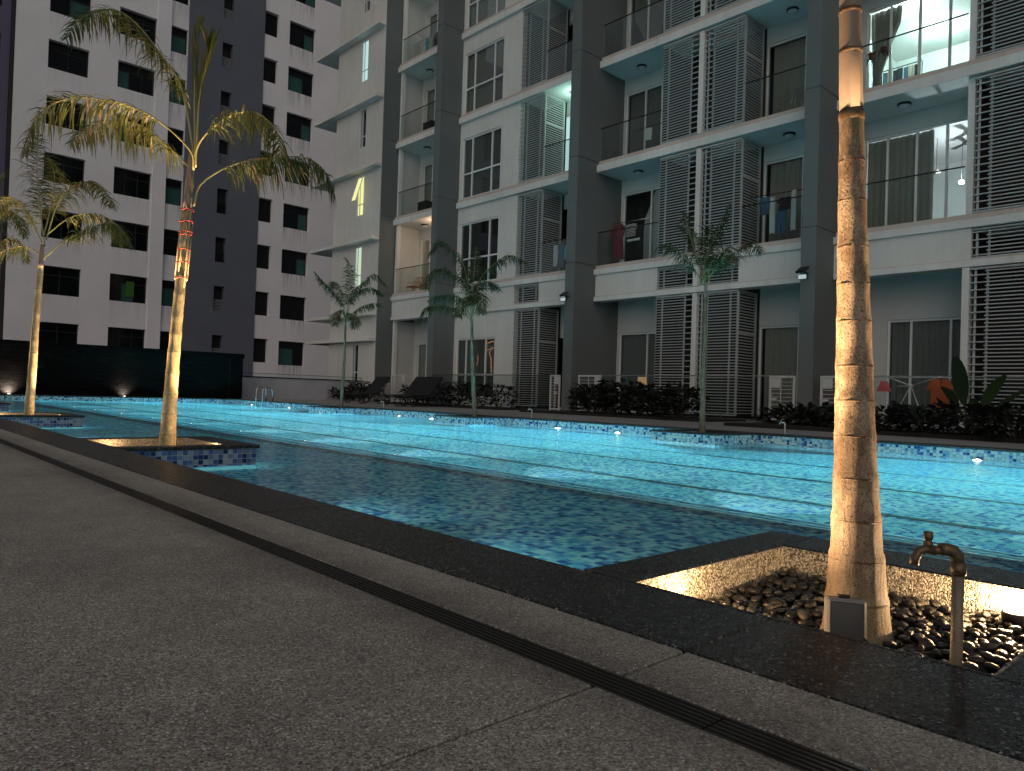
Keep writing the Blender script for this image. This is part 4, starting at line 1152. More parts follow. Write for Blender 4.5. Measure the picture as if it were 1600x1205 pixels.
# pool ladder
ld = empty('pool_ladder', (-23.8, 10.7, 0), 'steel grab-rail pool ladder at the far left corner', 'ladder')
for x in (-24.15, -23.65):
    MB().tube([(x, 10.98, 0), (x, 10.98, .25), (x, 10.95, .38), (x, 10.86, .45), (x, 10.72, .46), (x, 10.63, .38), (x, 10.62, .2), (x, 10.63, -.5)], 0.02, 8).build('rail', M['steel'], ld)
for z in (-.25, -.42): MB().tube([(-24.13, 10.63, z), (-23.67, 10.63, z)], 0.016, 8).build('rung', M['steel'], ld)

# ---------------------------------------------------------------- palms
FR = {"left_near":[[-6.4,2.05],[[[-6.289,2.17,2.273],[-6.365,2.161,2.538],[-6.491,2.099,2.996],[-6.66,1.99,3.268],[-6.87,1.837,3.558],[-7.063,1.703,3.693],[-7.298,1.522,3.637],[-7.446,1.437,3.465]],[[-6.292,2.166,2.251],[-6.256,2.107,2.409],[-6.416,1.837,2.653],[-6.598,1.542,2.735],[-6.73,1.302,2.7],[-6.802,1.126,2.516],[-6.772,1.06,2.197]],[[-6.292,2.166,2.113],[-6.415,2.166,2.298],[-6.647,2.049,2.515],[-6.924,1.882,2.719],[-7.258,1.654,2.728],[-7.509,1.515,2.581]],[[-6.282,2.177,2.273],[-6.215,2.163,2.43],[-6.074,2.23,2.572],[-5.902,2.33,2.66],[-5.727,2.433,2.659],[-5.556,2.531,2.496],[-5.468,2.541,2.251]],[[-6.285,2.175,1.954],[-6.289,2.212,2.122],[-6.216,2.332,2.258],[-6.091,2.51,2.365],[-5.936,2.718,2.415],[-5.798,2.91,2.427],[-5.711,3.046,2.326],[-5.671,3.13,2.096]],[[-6.275,2.185,2.124],[-6.411,2.214,2.536],[-6.498,2.297,2.882],[-6.494,2.478,3.018],[-6.473,2.678,2.986],[-6.5,2.825,2.86]],[[-6.288,2.171,2.363],[-6.311,2.156,2.871],[-6.32,2.156,3.248],[-6.311,2.176,3.455]],[[-6.284,2.176,2.337],[-6.248,2.175,2.859],[-6.182,2.207,3.168],[-6.169,2.182,3.303]],[[-6.285,2.174,2.273],[-6.187,2.077,2.709],[-6.115,1.953,3.011],[-6.032,1.84,3.247],[-5.964,1.711,3.419]]]],"left_far":[[-12.05,2.05],[[[-11.956,2.152,2.329],[-12.137,2.103,2.93],[-12.294,2.081,3.498],[-12.401,2.113,4.034]],[[-11.946,2.162,2.419],[-11.707,2.273,2.98],[-11.331,2.531,3.204],[-11.085,2.65,3.036],[-10.887,2.717,2.8]],[[-11.948,2.16,2.481],[-11.868,2.43,2.769],[-11.765,2.725,2.854],[-11.714,2.965,2.753],[-11.78,3.077,2.455]],[[-11.963,2.144,2.151],[-11.719,2.334,2.391],[-11.427,2.575,2.578],[-11.134,2.818,2.64],[-10.91,2.986,2.305]],[[-11.97,2.136,2.195],[-12.018,1.937,2.294],[-12.076,1.728,2.233],[-12.127,1.526,2.034]],[[-11.981,2.124,2.373],[-12.206,1.992,2.739],[-12.425,1.866,3.003],[-12.638,1.746,3.034],[-12.817,1.663,2.864]],[[-11.971,2.135,2.462],[-12.144,2.243,2.959],[-12.356,2.308,3.425],[-12.66,2.274,3.761]]]],"left_edge":[[-17.68,2.0],[[[-17.503,2.191,2.472],[-17.335,2.262,3.334],[-17.086,2.42,3.697],[-16.826,2.59,3.565],[-16.643,2.677,3.162]],[[-17.503,2.191,2.472],[-17.496,2.345,3.057],[-17.425,2.569,3.249],[-17.385,2.76,3.11],[-17.443,2.844,2.81]],[[-17.503,2.191,2.472],[-17.557,2.231,3.611],[-17.578,2.306,4.259],[-17.547,2.438,4.561]],[[-17.503,2.191,2.472],[-17.755,2.017,3.1],[-18.012,1.838,3.23],[-18.255,1.673,2.855]],[[-17.503,2.191,2.472],[-17.477,2.023,3.436],[-17.451,1.855,3.892],[-17.45,1.66,3.852]]]],"far_right":[[-6.44,10.05],[[[-6.457,10.032,2.328],[-6.596,10.029,2.695],[-6.767,9.992,3.231],[-6.864,10.034,3.501]],[[-6.457,10.032,2.328],[-6.402,9.944,2.681],[-6.252,9.959,3.012],[-6.047,10.032,3.528]],[[-6.436,10.055,2.288],[-6.293,9.964,2.443],[-6.124,9.9,2.594],[-5.927,9.868,2.818]],[[-6.451,10.039,2.348],[-6.353,10.328,2.62],[-6.285,10.585,2.855],[-6.179,10.883,3.076],[-6.112,11.139,2.931]],[[-6.463,10.025,2.287],[-6.506,9.905,2.446],[-6.605,9.725,2.671],[-6.742,9.504,2.872],[-6.846,9.318,2.826]],[[-6.457,10.031,2.348],[-6.67,10.194,2.8],[-6.907,10.331,3.217],[-7.223,10.382,3.431]],[[-6.452,10.038,2.398],[-6.461,10.101,2.862],[-6.455,10.18,3.281]],[[-6.451,10.039,2.348],[-6.222,9.843,2.597],[-5.943,9.704,2.689],[-5.652,9.576,2.541]]]],"far_middle":[[-12.05,10.1],[[[-12.131,10.012,2.04],[-12.261,9.96,2.865],[-12.392,9.907,3.311],[-12.557,9.817,3.565],[-12.816,9.627,3.748],[-13.046,9.467,3.43]],[[-12.131,10.012,2.04],[-12.135,9.862,2.746],[-12.227,9.615,2.953],[-12.342,9.344,3.075],[-12.431,9.1,2.957],[-12.387,9.001,2.595]],[[-12.13,10.014,1.972],[-12.167,9.915,2.101],[-12.324,9.687,2.278],[-12.505,9.432,2.318],[-12.682,9.182,2.235],[-12.743,9.058,1.916]],[[-12.131,10.012,2.04],[-12.43,9.936,2.518],[-12.808,9.773,2.597],[-13.187,9.609,2.481]],[[-12.122,10.022,2.04],[-12.023,10.1,2.861],[-11.893,10.211,3.109],[-11.716,10.372,3.331],[-11.537,10.535,3.431],[-11.28,10.784,3.289]],[[-12.122,10.022,2.04],[-11.872,9.851,2.413],[-11.546,9.761,2.538],[-11.308,9.577,2.085]],[[-12.131,10.012,2.04],[-12.162,10.053,2.95],[-12.178,10.109,3.62]],[[-12.122,10.022,2.04],[-11.928,9.79,2.478],[-11.81,9.476,2.368],[-11.621,9.239,2.006]],[[-12.122,10.022,2.04],[-12.259,10.267,2.765],[-12.284,10.632,2.953],[-12.325,10.98,2.786]]]],"far_left":[[-17.65,10.1],[[[-17.606,10.148,2.339],[-17.586,10.206,3.034],[-17.597,10.231,3.556],[-17.663,10.197,3.922],[-17.747,10.143,4.045]],[[-17.606,10.148,2.339],[-17.608,10.035,2.758],[-17.711,9.813,3.084],[-17.835,9.57,3.32],[-17.934,9.352,3.573]],[[-17.606,10.148,2.339],[-17.924,10.147,3.053],[-18.261,10.127,3.43],[-18.551,10.158,3.246]],[[-17.606,10.148,2.339],[-17.461,10.23,3.027],[-17.226,10.41,3.338],[-16.968,10.616,3.564],[-16.697,10.834,3.259]],[[-17.606,10.148,2.339],[-17.467,10.444,2.671],[-17.38,10.685,2.795],[-17.338,10.878,2.847],[-17.303,11.063,2.795]],[[-17.606,10.148,2.339],[-17.711,10.475,3.075],[-17.678,10.952,3.305],[-17.688,11.383,3.124]],[[-17.606,10.148,2.339],[-17.286,10.051,2.5],[-16.893,10.035,2.342],[-16.667,9.836,2.048]],[[-17.606,10.148,2.339],[-17.474,9.947,2.569],[-17.366,9.72,2.455],[-17.161,9.598,2.132]]]]}

def smooth_path(pts, n):
    P = [Vector(p) for p in pts]; P = [P[0] * 2 - P[1]] + P + [P[-1] * 2 - P[-2]]; out = []; m_ = len(P) - 3
    for i in range(n):
        t = i / (n - 1) * m_; k = min(int(t), m_ - 1); u = t - k; a, b, c, d = P[k:k+4]
        out.append(0.5 * ((2*b) + (c - a)*u + (2*a - 5*b + 4*c - d)*u*u + (-a + 3*b - 3*c + d)*u**3))
    return out

def frond(parent, pts, ll, lw, mat, rr, droop=0.8, fwd=0.55, seed=0, spear=False, dens=0.021, bare=0.2):
    rnd = random.Random(seed); n = 36; path = smooth_path(pts, n)
    L = [0.0]
    for i in range(1, n): L.append(L[-1] + (path[i] - path[i-1]).length)
    tot = L[-1]; mb = MB(); k = int(tot * (1 - bare) / dens); up = Vector((0, 0, 1))
    def at(s_):
        for i in range(1, n):
            if L[i] >= s_:
                u = (s_ - L[i-1]) / max(1e-6, L[i] - L[i-1]); return path[i-1].lerp(path[i], u), (path[i] - path[i-1]).normalized()
        return path[-1], (path[-1] - path[-2]).normalized()
    hs = None; ph = rnd.uniform(0, 6.28)
    for q in range(k):
        t = bare + (1 - bare) * (q + rnd.random() * 0.8) / k
        p, tg = at(t * tot)
        gap = 0.07 + 0.22 * max(0.0, math.sin(t * 17 + ph))
        side = tg.cross(up)
        if side.length < 0.25:
            side = hs if hs is not None else Vector((rnd.uniform(-1, 1), rnd.uniform(-1, 1), 0))
        side.normalize(); hs = side
        prof = max(0.25, math.sin(math.pi * min(1.0, 0.16 + 0.80 * (t - bare) / (1 - bare))) ** 0.7)
        for sg in (-1, 1):
            if rnd.random() < gap: continue
            l_ = ll * prof * rnd.uniform(0.55, 1.25)
            d = (side * sg * rnd.uniform(0.75, 1.0) + tg * (fwd + rnd.uniform(-.35, .3)) + up * rnd.uniform(-0.15, 0.45) + Vector((rnd.uniform(-.2, .2), rnd.uniform(-.2, .2), 0)))
            if spear: d = tg * 1.5 + side * sg * rnd.uniform(.02, .12) + Vector((rnd.uniform(-.06, .06), rnd.uniform(-.06, .06), 0))
            d.normalize(); wd = d.cross(up.cross(d) if abs(d.z) < .9 else side).normalized()
            if wd.length < .1: wd = tg
            wd = (tg - d * tg.dot(d)); wd = wd.normalized() if wd.length > .1 else side
            cur = p.copy(); vs = []; nseg = 3; dr = droop * rnd.uniform(0.35, 1.7)
            for j in range(nseg + 1):
                w_ = lw * (0.55, 1.0, 0.75, 0.06)[j] * 0.5
                vs += [cur - wd * w_, cur + wd * w_]
                if j < nseg:
                    d = (d + Vector((0, 0, -1)) * dr * (0.35, 0.6, 0.7)[j]).normalized(); cur = cur + d * (l_ / nseg)
            mb.add(vs, [(2*j, 2*j+1, 2*j+3, 2*j+2) for j in range(nseg)])
    o = mb.build('frond', M[mat], parent)
    MB().tube(path, [rr * (1 - 0.82 * i / (n - 1)) for i in range(n)], 6).build('rachis', M['rachis'], o)
    return o

def ringed(path_fn, z0, z1, rad, step, ns=28, pr=0.045, wob=0.0, seed=0):
    """trunk surface with a swelling at every leaf scar"""
    rnd = random.Random(seed); zs = []; nodes = []; z = z0
    while z < z1:
        zs += [(z, 1 + pr), (z + 0.10 * step, 1 + pr * .8), (z + 0.2 * step, 1 - pr * .35), (z + .6 * step, 1 - pr * 0.15)]
        nodes.append(z); z += step * rnd.uniform(0.85, 1.15)
    zs.append((z1, 1)); mb = MB(); vs = []
    for z, k in zs:
        c = path_fn(z); r = rad(z) * k
        for i in range(ns):
            a = 2 * math.pi * i / ns; rr = r * (1 + wob * math.sin(3 * a + z * 5) + wob * .7 * math.sin(7 * a - z * 11))
            vs.append((c[0] + rr * math.cos(a), c[1] + rr * math.sin(a), z + 0.012 * math.sin(a * 2 + z * 9) * min(1, k - .95 if k > 1 else 0) * 4))
    n = len(zs)
    fs = [(i*ns+k, i*ns+(k+1) % ns, (i+1)*ns+(k+1) % ns, (i+1)*ns+k) for i in range(n-1) for k in range(ns)]
    mb.add(vs, fs, True); return mb, nodes

def interp(tab):
    def f(z):
        if z <= tab[0][0]: return tab[0][1]
        for (a, ra), (b, rb) in zip(tab[:-1], tab[1:]):
            if z <= b: return ra + (rb - ra) * (z - a) / (b - a)
        return tab[-1][1]
    return f

def palm(name, label, path, rad_tab, bark_m, step, shaft, fronds, fm, ll, lw, droop, group, scars=True, ns=18, spears=(), pr=.045, fwd=.55, bare=.24, dens=.012):
    xs = interp([(p[2], p[0]) for p in path]); ys = interp([(p[2], p[1]) for p in path])
    pf = lambda z: (xs(z), ys(z)); rad = interp(rad_tab)
    t = empty(name, path[0], label, 'palm tree', group)
    z0, zs_, z1 = path[0][2], shaft, path[-1][2]
    mb, nodes = ringed(pf, z0, zs_, rad, step, ns, pr, 0.012, 3)
    tr = mb.build('trunk', M[bark_m], t, org=path[0])
    if scars:
        for z in nodes[1:]:
            c = pf(z); r = rad(z)
            MB().lathe((c[0], c[1], z - 0.003), [(r * (1 + pr) * .985, 0), (r * (1 + pr * 1.25), .0016), (r * (1 + pr * 1.25), .004), (r * (1 + pr) * .98, .006)], ns).build('leaf_scar', M['bark_ring'], tr)
    if shaft < z1:
        pts = [(pf(z)[0], pf(z)[1], z) for z in [zs_ - .01 + (z1 + .01 - zs_) * i / 8 for i in range(9)]]
        MB().tube(pts, [rad(p[2]) * 1.02 for p in pts], ns).build('crown_shaft', M['crown_shaft'], t)
    for k, f in enumerate(fronds):
        sp = k in spears
        frond(t, f, ll * (.95 if sp else 1), lw, fm, rad(z1) * .42, droop * (.12 if sp else 1), fwd, 17 * k + int(abs(path[0][0]) * 10), sp, bare=.35 if sp else bare, dens=0.009 if sp else dens)
    return t

# foreground palm: only its trunk is in the picture, the crown stands above it
top = Vector((-0.855, 1.91, 2.75)); rnd = random.Random(11); big = []
for k in range(9):
    a = k * 2.399; e = rnd.uniform(.5, 1.1); d = Vector((math.cos(a), math.sin(a), 0)); Lf = rnd.uniform(1.3, 1.6)
    big.append([top, top + d * .25 * Lf + Vector((0, 0, .38 * e * Lf)), top + d * .6 * Lf + Vector((0, 0, .48 * e * Lf)), top + d * .9 * Lf + Vector((0, 0, .3 * e * Lf)), top + d * 1.1 * Lf + Vector((0, 0, -.05))])
BIG = palm('palm_tree', 'thick ringed palm trunk lit warm in the foreground pebble planter', [(-0.79, 1.98, -0.12), (-0.8, 1.968, .35), (-0.83, 1.936, 1.5), (-0.855, 1.91, 2.75)],
     [(-.12, .088), (-.05, .077), (.12, .0625), (.35, .051), (.6, .044), (.85, .0375), (1.1, .032), (1.25, .0285), (1.6, .0255), (2.4, .024), (2.75, .018)], 'bark_near', 0.105, 1.24, big, 'frond_lit', .28, .02, .7, None, True, 40, pr=.03)
MB().lathe((-0.8225, 1.9435, 1.222), [(.0285, 0), (.0318, .006), (.0318, .024), (.0285, .032)], 40).build('leaf_scar', M['bark_ring'], BIG)
for z, k in ((1.40, 1.03), (1.505, 1.03), (1.66, 1.03)):
    MB().lathe((-0.823 - (z - 1.245) * .026, 1.943 - (z - 1.245) * .028, z), [(.0275, 0), (.0292, .003), (.0292, .009), (.0272, .012)], 32).build('leaf_scar', M['bark_ring'], BIG)

G1 = 'palms in the near row of planters'; G2 = 'palms in the far row of planters'
LN = palm('palm_tree', 'tall drooping palm tied with red twine in the left planter', [(-6.445, 2.085, -.10), (-6.416, 2.10, .69), (-6.39, 2.13, 1.39), (-6.36, 2.17, 2.44)],
     [(-.1, .068), (.3, .056), (.8, .047), (1.4, .041), (1.9, .036), (2.15, .031), (2.44, .022)], 'bark_far', .17, 1.95, [f for i, f in enumerate(FR['left_near'][1]) if i not in (5, 8)], 'frond_lit', .36, .013, 1.5, G1, spears=(5, 6), bare=.27, dens=.0095)
palm('palm_tree', 'slim upright palm with feathery crown at the far left', [(-12.0, 2.05, -.10), (-11.971, 2.08, 1.12), (-11.933, 2.12, 2.35)],
     [(-.1, .062), (.3, .055), (1.2, .045), (2.0, .035), (2.35, .024)], 'bark_far', .19, 2.05, FR['left_far'][1], 'frond_lit', .34, .015, 1.25, G1)
palm('palm_tree', 'palm mostly outside the left picture edge, only fronds showing', [(-17.56, 2.1, -.10), (-17.5, 2.16, 1.4), (-17.46, 2.2, 2.55)],
     [(-.1, .062), (.3, .055), (1.2, .045), (2.2, .033), (2.55, .024)], 'bark_far', .19, 2.2, FR['left_edge'][1], 'frond_lit', .36, .018, 1.3, G1)
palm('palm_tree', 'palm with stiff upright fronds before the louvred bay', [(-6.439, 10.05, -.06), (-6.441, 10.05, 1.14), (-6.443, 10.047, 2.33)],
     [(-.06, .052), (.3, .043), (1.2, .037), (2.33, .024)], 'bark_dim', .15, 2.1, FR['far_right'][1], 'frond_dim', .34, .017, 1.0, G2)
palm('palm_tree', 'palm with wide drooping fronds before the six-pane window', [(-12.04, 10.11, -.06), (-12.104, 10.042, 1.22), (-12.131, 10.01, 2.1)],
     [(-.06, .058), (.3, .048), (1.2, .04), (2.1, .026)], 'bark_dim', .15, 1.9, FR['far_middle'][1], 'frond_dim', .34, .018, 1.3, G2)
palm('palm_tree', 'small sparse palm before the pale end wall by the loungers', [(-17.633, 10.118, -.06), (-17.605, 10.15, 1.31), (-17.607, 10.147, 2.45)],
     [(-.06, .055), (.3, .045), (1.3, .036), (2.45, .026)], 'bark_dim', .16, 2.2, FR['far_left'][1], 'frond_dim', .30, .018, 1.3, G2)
# bamboo splints and red twine on the left palm
for k in range(6):
    a = k * 1.05 + .3; r = .045
    z0, z1 = 1.28 + .06 * (k % 3), 1.92 - .08 * (k % 2)
    MB().tube([(-6.395 + r * math.cos(a), 2.13 + r * math.sin(a), z0), (-6.372 + r * .92 * math.cos(a), 2.155 + r * .92 * math.sin(a), z1)], .0075, 6).build('splint', M['bamboo'], LN)
for z in (1.36, 1.49, 1.60, 1.72, 1.745, 1.83, 1.93):
    x = -6.392 + (z - 1.36) * .036; y = 2.13 + (z - 1.36) * .04
    MB().tube([(x + .050 * math.cos(a * math.pi / 8), y + .050 * math.sin(a * math.pi / 8), z + .006 * math.sin(a * 1.3)) for a in range(17)], .0042, 6).build('twine', M['red_twine'], LN)

# ---------------------------------------------------------------- small things by the foreground palm
jb = empty('junction_box', (-0.735, 1.885, 0), 'grey square junction box leaning on the foot of the foreground palm', 'junction box')
rot = (R(-6), 0, R(33))
bxm = MB().bbox((-.043, -.0, -.05), (.043, .045, .05), .006).mesh('body', M['box_grey']); inst('body', bxm, (-0.757, 1.832, -.042), jb, rot)
lid = MB().bbox((-.045, -.016, -.052), (.045, -.0005, .052), .006).mesh('lid_rim', M['box_grey']); lo = inst('lid_rim', lid, (-0.757, 1.832, -.042), jb, rot)
inst('lid', MB().bbox((-.037, -.019, -.044), (.037, -.0165, .044), .002).mesh('lid', M['box_lid']), (-0.757, 1.832, -.042), lo)
bpy.data.objects['lid'].rotation_euler = (0, 0, 0)
inst('hinge', MB().bbox((-.014, .01, .0505), (.014, .03, .057), .002).mesh('hinge', M['black_plastic']), (-0.757, 1.832, -.042), jb, rot)

MB().tube([(-0.75, 1.85, -.06), (-0.70, 1.83, -.085), (-0.64, 1.86, -.10), (-0.58, 1.95, -.098), (-0.55, 2.1, -.11)], .004, 6).build('cable', M['black_plastic'], jb)

def tap(loc, h, s, label, m1='pipe_grey', m2='brass_worn', yaw=0.0, group='garden taps'):
    x, y, z = loc; t = empty('garden_tap', loc, label, 'tap', group); ca, sa = math.cos(yaw), math.sin(yaw)
    def P(a, b): return (x + a * s * ca, y + a * s * sa, z + b)
    MB().tube([P(0, -.1), P(0, h - .055 * s)], .0155 * s, 14).build('pipe', M[m1], t)
    MB().tube([P(0, h - .06 * s), P(0, h - .025 * s)], .0195 * s, 14).build('collar', M[m2], t)
    MB().tube([P(0, h - .03 * s), P(-.004, h - .008 * s), P(-.016, h + .006 * s), P(-.034, h + .010 * s), P(-.05, h + .008 * s)], .018 * s, 12).build('elbow', M[m2], t)
    MB().tube([P(-.045, h + .008 * s), P(-.072, h + .004 * s)], .0125 * s, 12).build('valve_body', M[m2], t)
    MB().tube([P(-.068, h + .004 * s), P(-.092, h + .008 * s), P(-.108, h + .0 * s), P(-.118, h - .02 * s), P(-.119, h - .036 * s)], [.013 * s, .0125 * s, .012 * s, .0115 * s, .012 * s], 12).build('spout', M[m2], t)
    MB().lathe(P(-.083, h + .012 * s), [(.012 * s, 0), (.0125 * s, .016 * s), (.009 * s, .018 * s), (.009 * s, .022 * s), (.0125 * s, .024 * s), (.0125 * s, .044 * s), (0, .046 * s)], 10).build('valve_cap', M[m2], t)
    return t
tap((-0.470, 1.665, -.03), .222, .72, 'worn brown tap on a standpipe in the foreground planter', yaw=R(44))
tap((-5.55, 10.98, 0), .17, .7, 'small pale tap beside the palm before the louvres', 'gate_white', 'gate_white', R(44))
tap((-11.2, 10.98, 0), .17, .7, 'small pale tap beside the middle far palm', 'gate_white', 'gate_white', R(44))
tap((-16.9, 10.98, 0), .17, .7, 'small pale tap beside the loungers', 'gate_white', 'gate_white', R(44))

# ---------------------------------------------------------------- sun loungers
def lounger(base, ang, label):
    t = empty('sun_lounger', base, label, 'sun lounger', 'black sun loungers on the far deck')
    ca, sa = math.cos(ang), math.sin(ang)
    def P(u, v, z): return (base[0] + u * ca - v * sa, base[1] + u * sa + v * ca, base[2] + z)
    for v in (-.3, .3):
        MB().tube([P(0, v, .30), P(.5, v, .27), P(1.15, v, .33), P(1.3, v, .34)], .018, 8).build('side_rail', M['black_plastic'], t)
        for u in (.22, 1.25):
            MB().tube([P(u + .16 * math.cos(a * math.pi / 6), v, .14 + .125 * math.sin(a * math.pi / 6)) for a in range(13)], .016, 6).build('loop_leg', M['black_plastic'], t)
        MB().tube([P(1.15, v, .33), P(1.5, v, .58), P(1.85, v, .92)], .018, 8).build('back_rail', M['black_plastic'], t)
    def pad(u0, z0, u1, z1, th):
        vs = [P(u0, -.28, z0), P(u0, .28, z0), P(u1, .28, z1), P(u1, -.28, z1), P(u0, -.28, z0 + th), P(u0, .28, z0 + th), P(u1, .28, z1 + th), P(u1, -.28, z1 + th)]
        return MB().add(vs, [(0,1,2,3),(7,6,5,4),(0,4,5,1),(1,5,6,2),(2,6,7,3),(3,7,4,0)])
    pad(0.02, .31, 1.15, .34, .04).build('seat', M['black_fabric'], t)
    pad(1.16, .345, 1.86, .93, .05).build('backrest', M['black_fabric'], t)
lounger((-22.2, 13.1, 0), R(112), 'empty black sun lounger beside the far left palm')
lounger((-19.6, 13.0, 0), R(112), 'black sun lounger behind, left of the overlapping pair')
lounger((-18.9, 12.9, 0), R(110), 'black sun lounger in front, right of the overlapping pair')

# ---------------------------------------------------------------- shrubs in the beds along the building
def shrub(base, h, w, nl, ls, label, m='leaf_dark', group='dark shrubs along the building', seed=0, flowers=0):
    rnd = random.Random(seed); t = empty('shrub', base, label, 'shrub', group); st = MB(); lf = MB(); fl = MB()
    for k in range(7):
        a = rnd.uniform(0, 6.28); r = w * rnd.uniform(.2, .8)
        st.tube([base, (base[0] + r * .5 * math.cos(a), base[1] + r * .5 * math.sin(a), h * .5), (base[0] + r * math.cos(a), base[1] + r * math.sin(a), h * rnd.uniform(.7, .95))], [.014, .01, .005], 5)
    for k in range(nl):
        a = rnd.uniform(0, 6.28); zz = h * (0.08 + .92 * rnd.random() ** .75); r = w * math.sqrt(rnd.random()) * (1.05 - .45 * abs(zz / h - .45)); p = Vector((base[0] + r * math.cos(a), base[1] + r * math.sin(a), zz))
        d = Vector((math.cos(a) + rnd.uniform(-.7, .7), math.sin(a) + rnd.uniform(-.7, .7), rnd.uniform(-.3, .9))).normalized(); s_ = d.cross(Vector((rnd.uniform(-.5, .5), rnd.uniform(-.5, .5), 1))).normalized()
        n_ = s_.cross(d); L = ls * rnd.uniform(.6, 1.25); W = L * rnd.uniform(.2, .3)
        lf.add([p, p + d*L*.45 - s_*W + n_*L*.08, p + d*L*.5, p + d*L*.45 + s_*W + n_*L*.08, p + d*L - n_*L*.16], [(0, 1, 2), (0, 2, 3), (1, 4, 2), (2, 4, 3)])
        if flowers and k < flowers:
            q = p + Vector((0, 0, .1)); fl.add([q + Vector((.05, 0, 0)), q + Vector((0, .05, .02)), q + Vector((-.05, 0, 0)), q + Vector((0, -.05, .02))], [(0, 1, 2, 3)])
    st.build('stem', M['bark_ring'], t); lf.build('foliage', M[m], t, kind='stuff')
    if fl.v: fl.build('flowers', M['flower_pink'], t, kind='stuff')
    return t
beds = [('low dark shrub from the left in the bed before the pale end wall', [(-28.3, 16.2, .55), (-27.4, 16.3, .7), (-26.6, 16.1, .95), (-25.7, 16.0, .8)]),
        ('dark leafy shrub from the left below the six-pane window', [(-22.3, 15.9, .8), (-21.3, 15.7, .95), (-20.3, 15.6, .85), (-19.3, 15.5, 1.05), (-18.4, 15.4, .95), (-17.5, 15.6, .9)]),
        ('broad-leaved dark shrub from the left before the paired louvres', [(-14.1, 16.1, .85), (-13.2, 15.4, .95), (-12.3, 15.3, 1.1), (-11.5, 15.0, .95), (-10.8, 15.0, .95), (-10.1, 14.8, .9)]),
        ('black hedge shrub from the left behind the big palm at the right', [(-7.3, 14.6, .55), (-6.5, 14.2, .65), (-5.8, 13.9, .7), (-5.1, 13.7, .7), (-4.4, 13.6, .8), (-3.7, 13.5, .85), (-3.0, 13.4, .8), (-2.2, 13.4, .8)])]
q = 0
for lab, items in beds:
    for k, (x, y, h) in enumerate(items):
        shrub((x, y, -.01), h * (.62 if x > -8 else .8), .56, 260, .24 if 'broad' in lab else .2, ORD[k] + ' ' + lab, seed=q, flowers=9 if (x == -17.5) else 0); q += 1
MB().box((-7.9, 13.1, -.05), (-1, 14.9, .06)).build('planting_bed', M['soil'], kind='structure')
MB().box((-15.2, 14.4, -.05), (-9.4, 16.6, .05)).build('planting_bed', M['soil'], kind='structure')
MB().box((-23.0, 14.9, -.05), (-16.8, 16.6, .05)).build('planting_bed', M['soil'], kind='structure')
ban = empty('banana_plant', (-4.32, 16.0, 0), 'banana plant with upright paddle leaves at the right louvres', 'plant')
for k, (dx, dz, lean, L, W) in enumerate(((-.18, .55, -.10, 1.05, .19), (.15, .45, .38, .85, .13), (.35, .4, .75, .8, .12), (-.05, .25, .05, .55, .11), (-.35, .45, -.35, .6, .12))):
    b = Vector((-4.32 + dx * .3, 16.0 + .05 * k, 0)); st_ = b + Vector((dx * .6, 0, dz)); d = Vector((lean, -.1, 1)).normalized(); s_ = Vector((.75, .66, 0)) if k % 2 else Vector((.85, -.5, .1)); s_.normalize(); vs = []
    for j in range(7):
        u = j / 6; w_ = W * math.sin(math.pi * (.06 + .9 * u)) ** .7; c = st_ + d * L * u + Vector((lean * .25 * u * u, -.05 * u, -.12 * u ** 3)); vs += [c - s_ * w_ + Vector((0, -.03, .02)), c, c + s_ * w_ + Vector((0, -.03, .02))]
    MB().add(vs, [(3*j+i, 3*j+i+1, 3*j+i+4, 3*j+i+3) for j in range(6) for i in (0, 1)], True).build('leaf', M['leaf_banana'], ban)
    MB().tube([b, st_, st_ + d * L * .3], [.03, .018, .008], 7).build('stalk', M['leaf_banana'], ban)

# ---------------------------------------------------------------- laundry and balcony things
def cloth(name, outline, y, th, m, label, cat, group=None, wave=.02):
    """garment cut to an outline in the X-Z plane, with thickness and soft folds"""
    n = len(outline); cxm = sum(p[0] for p in outline) / n; czm = sum(p[1] for p in outline) / n
    def dy(x, z): return wave * math.sin(x * 31 + z * 3) + wave * .6 * math.sin(x * 57 - z * 5)
    f = [(x, y - th / 2 + dy(x, z), z) for x, z in outline]; b = [(x, y + th / 2 + dy(x, z), z) for x, z in outline]
    vs = f + b + [(cxm, y - th / 2 - .02, czm), (cxm, y + th / 2 + .02, czm)]
    fs = [(i, (i + 1) % n, 2 * n) for i in range(n)] + [(n + (i + 1) % n, n + i, 2 * n + 1) for i in range(n)] + [(i, n + i, n + (i + 1) % n, (i + 1) % n) for i in range(n)]
    o = MB().add(vs, fs).build(name, M[m], None, label, cat, group, org=(cxm, y, min(p[1] for p in outline)))
    return o
def shirt(cx, zt, w, h, sl=.28):
    return [(cx - w*.18, zt), (cx - w*.5, zt - h*.06), (cx - w*.5 - w*sl, zt - h*.36), (cx - w*.5 - w*sl*.35, zt - h*.44), (cx - w*.46, zt - h*.33), (cx - w*.5, zt - h), (cx + w*.5, zt - h*.98), (cx + w*.46, zt - h*.33), (cx + w*.5 + w*sl*.35, zt - h*.44), (cx + w*.5 + w*sl, zt - h*.36), (cx + w*.5, zt - h*.06), (cx + w*.18, zt), (cx, zt - h*.05)]
def rectc(cx, zt, w, h): return [(cx - w/2, zt), (cx - w*.52, zt - h*.5), (cx - w*.46, zt - h), (cx, zt - h*.97), (cx + w*.46, zt - h), (cx + w*.5, zt - h*.5), (cx + w/2, zt), (cx, zt - .01)]
def line(name, a, b, r, m, label, cat='clothes line'):
    return MB().tube([a, b], r, 6).build(name, M[m], None, label, cat, org=a)
GL = 'laundry hung on the balconies'
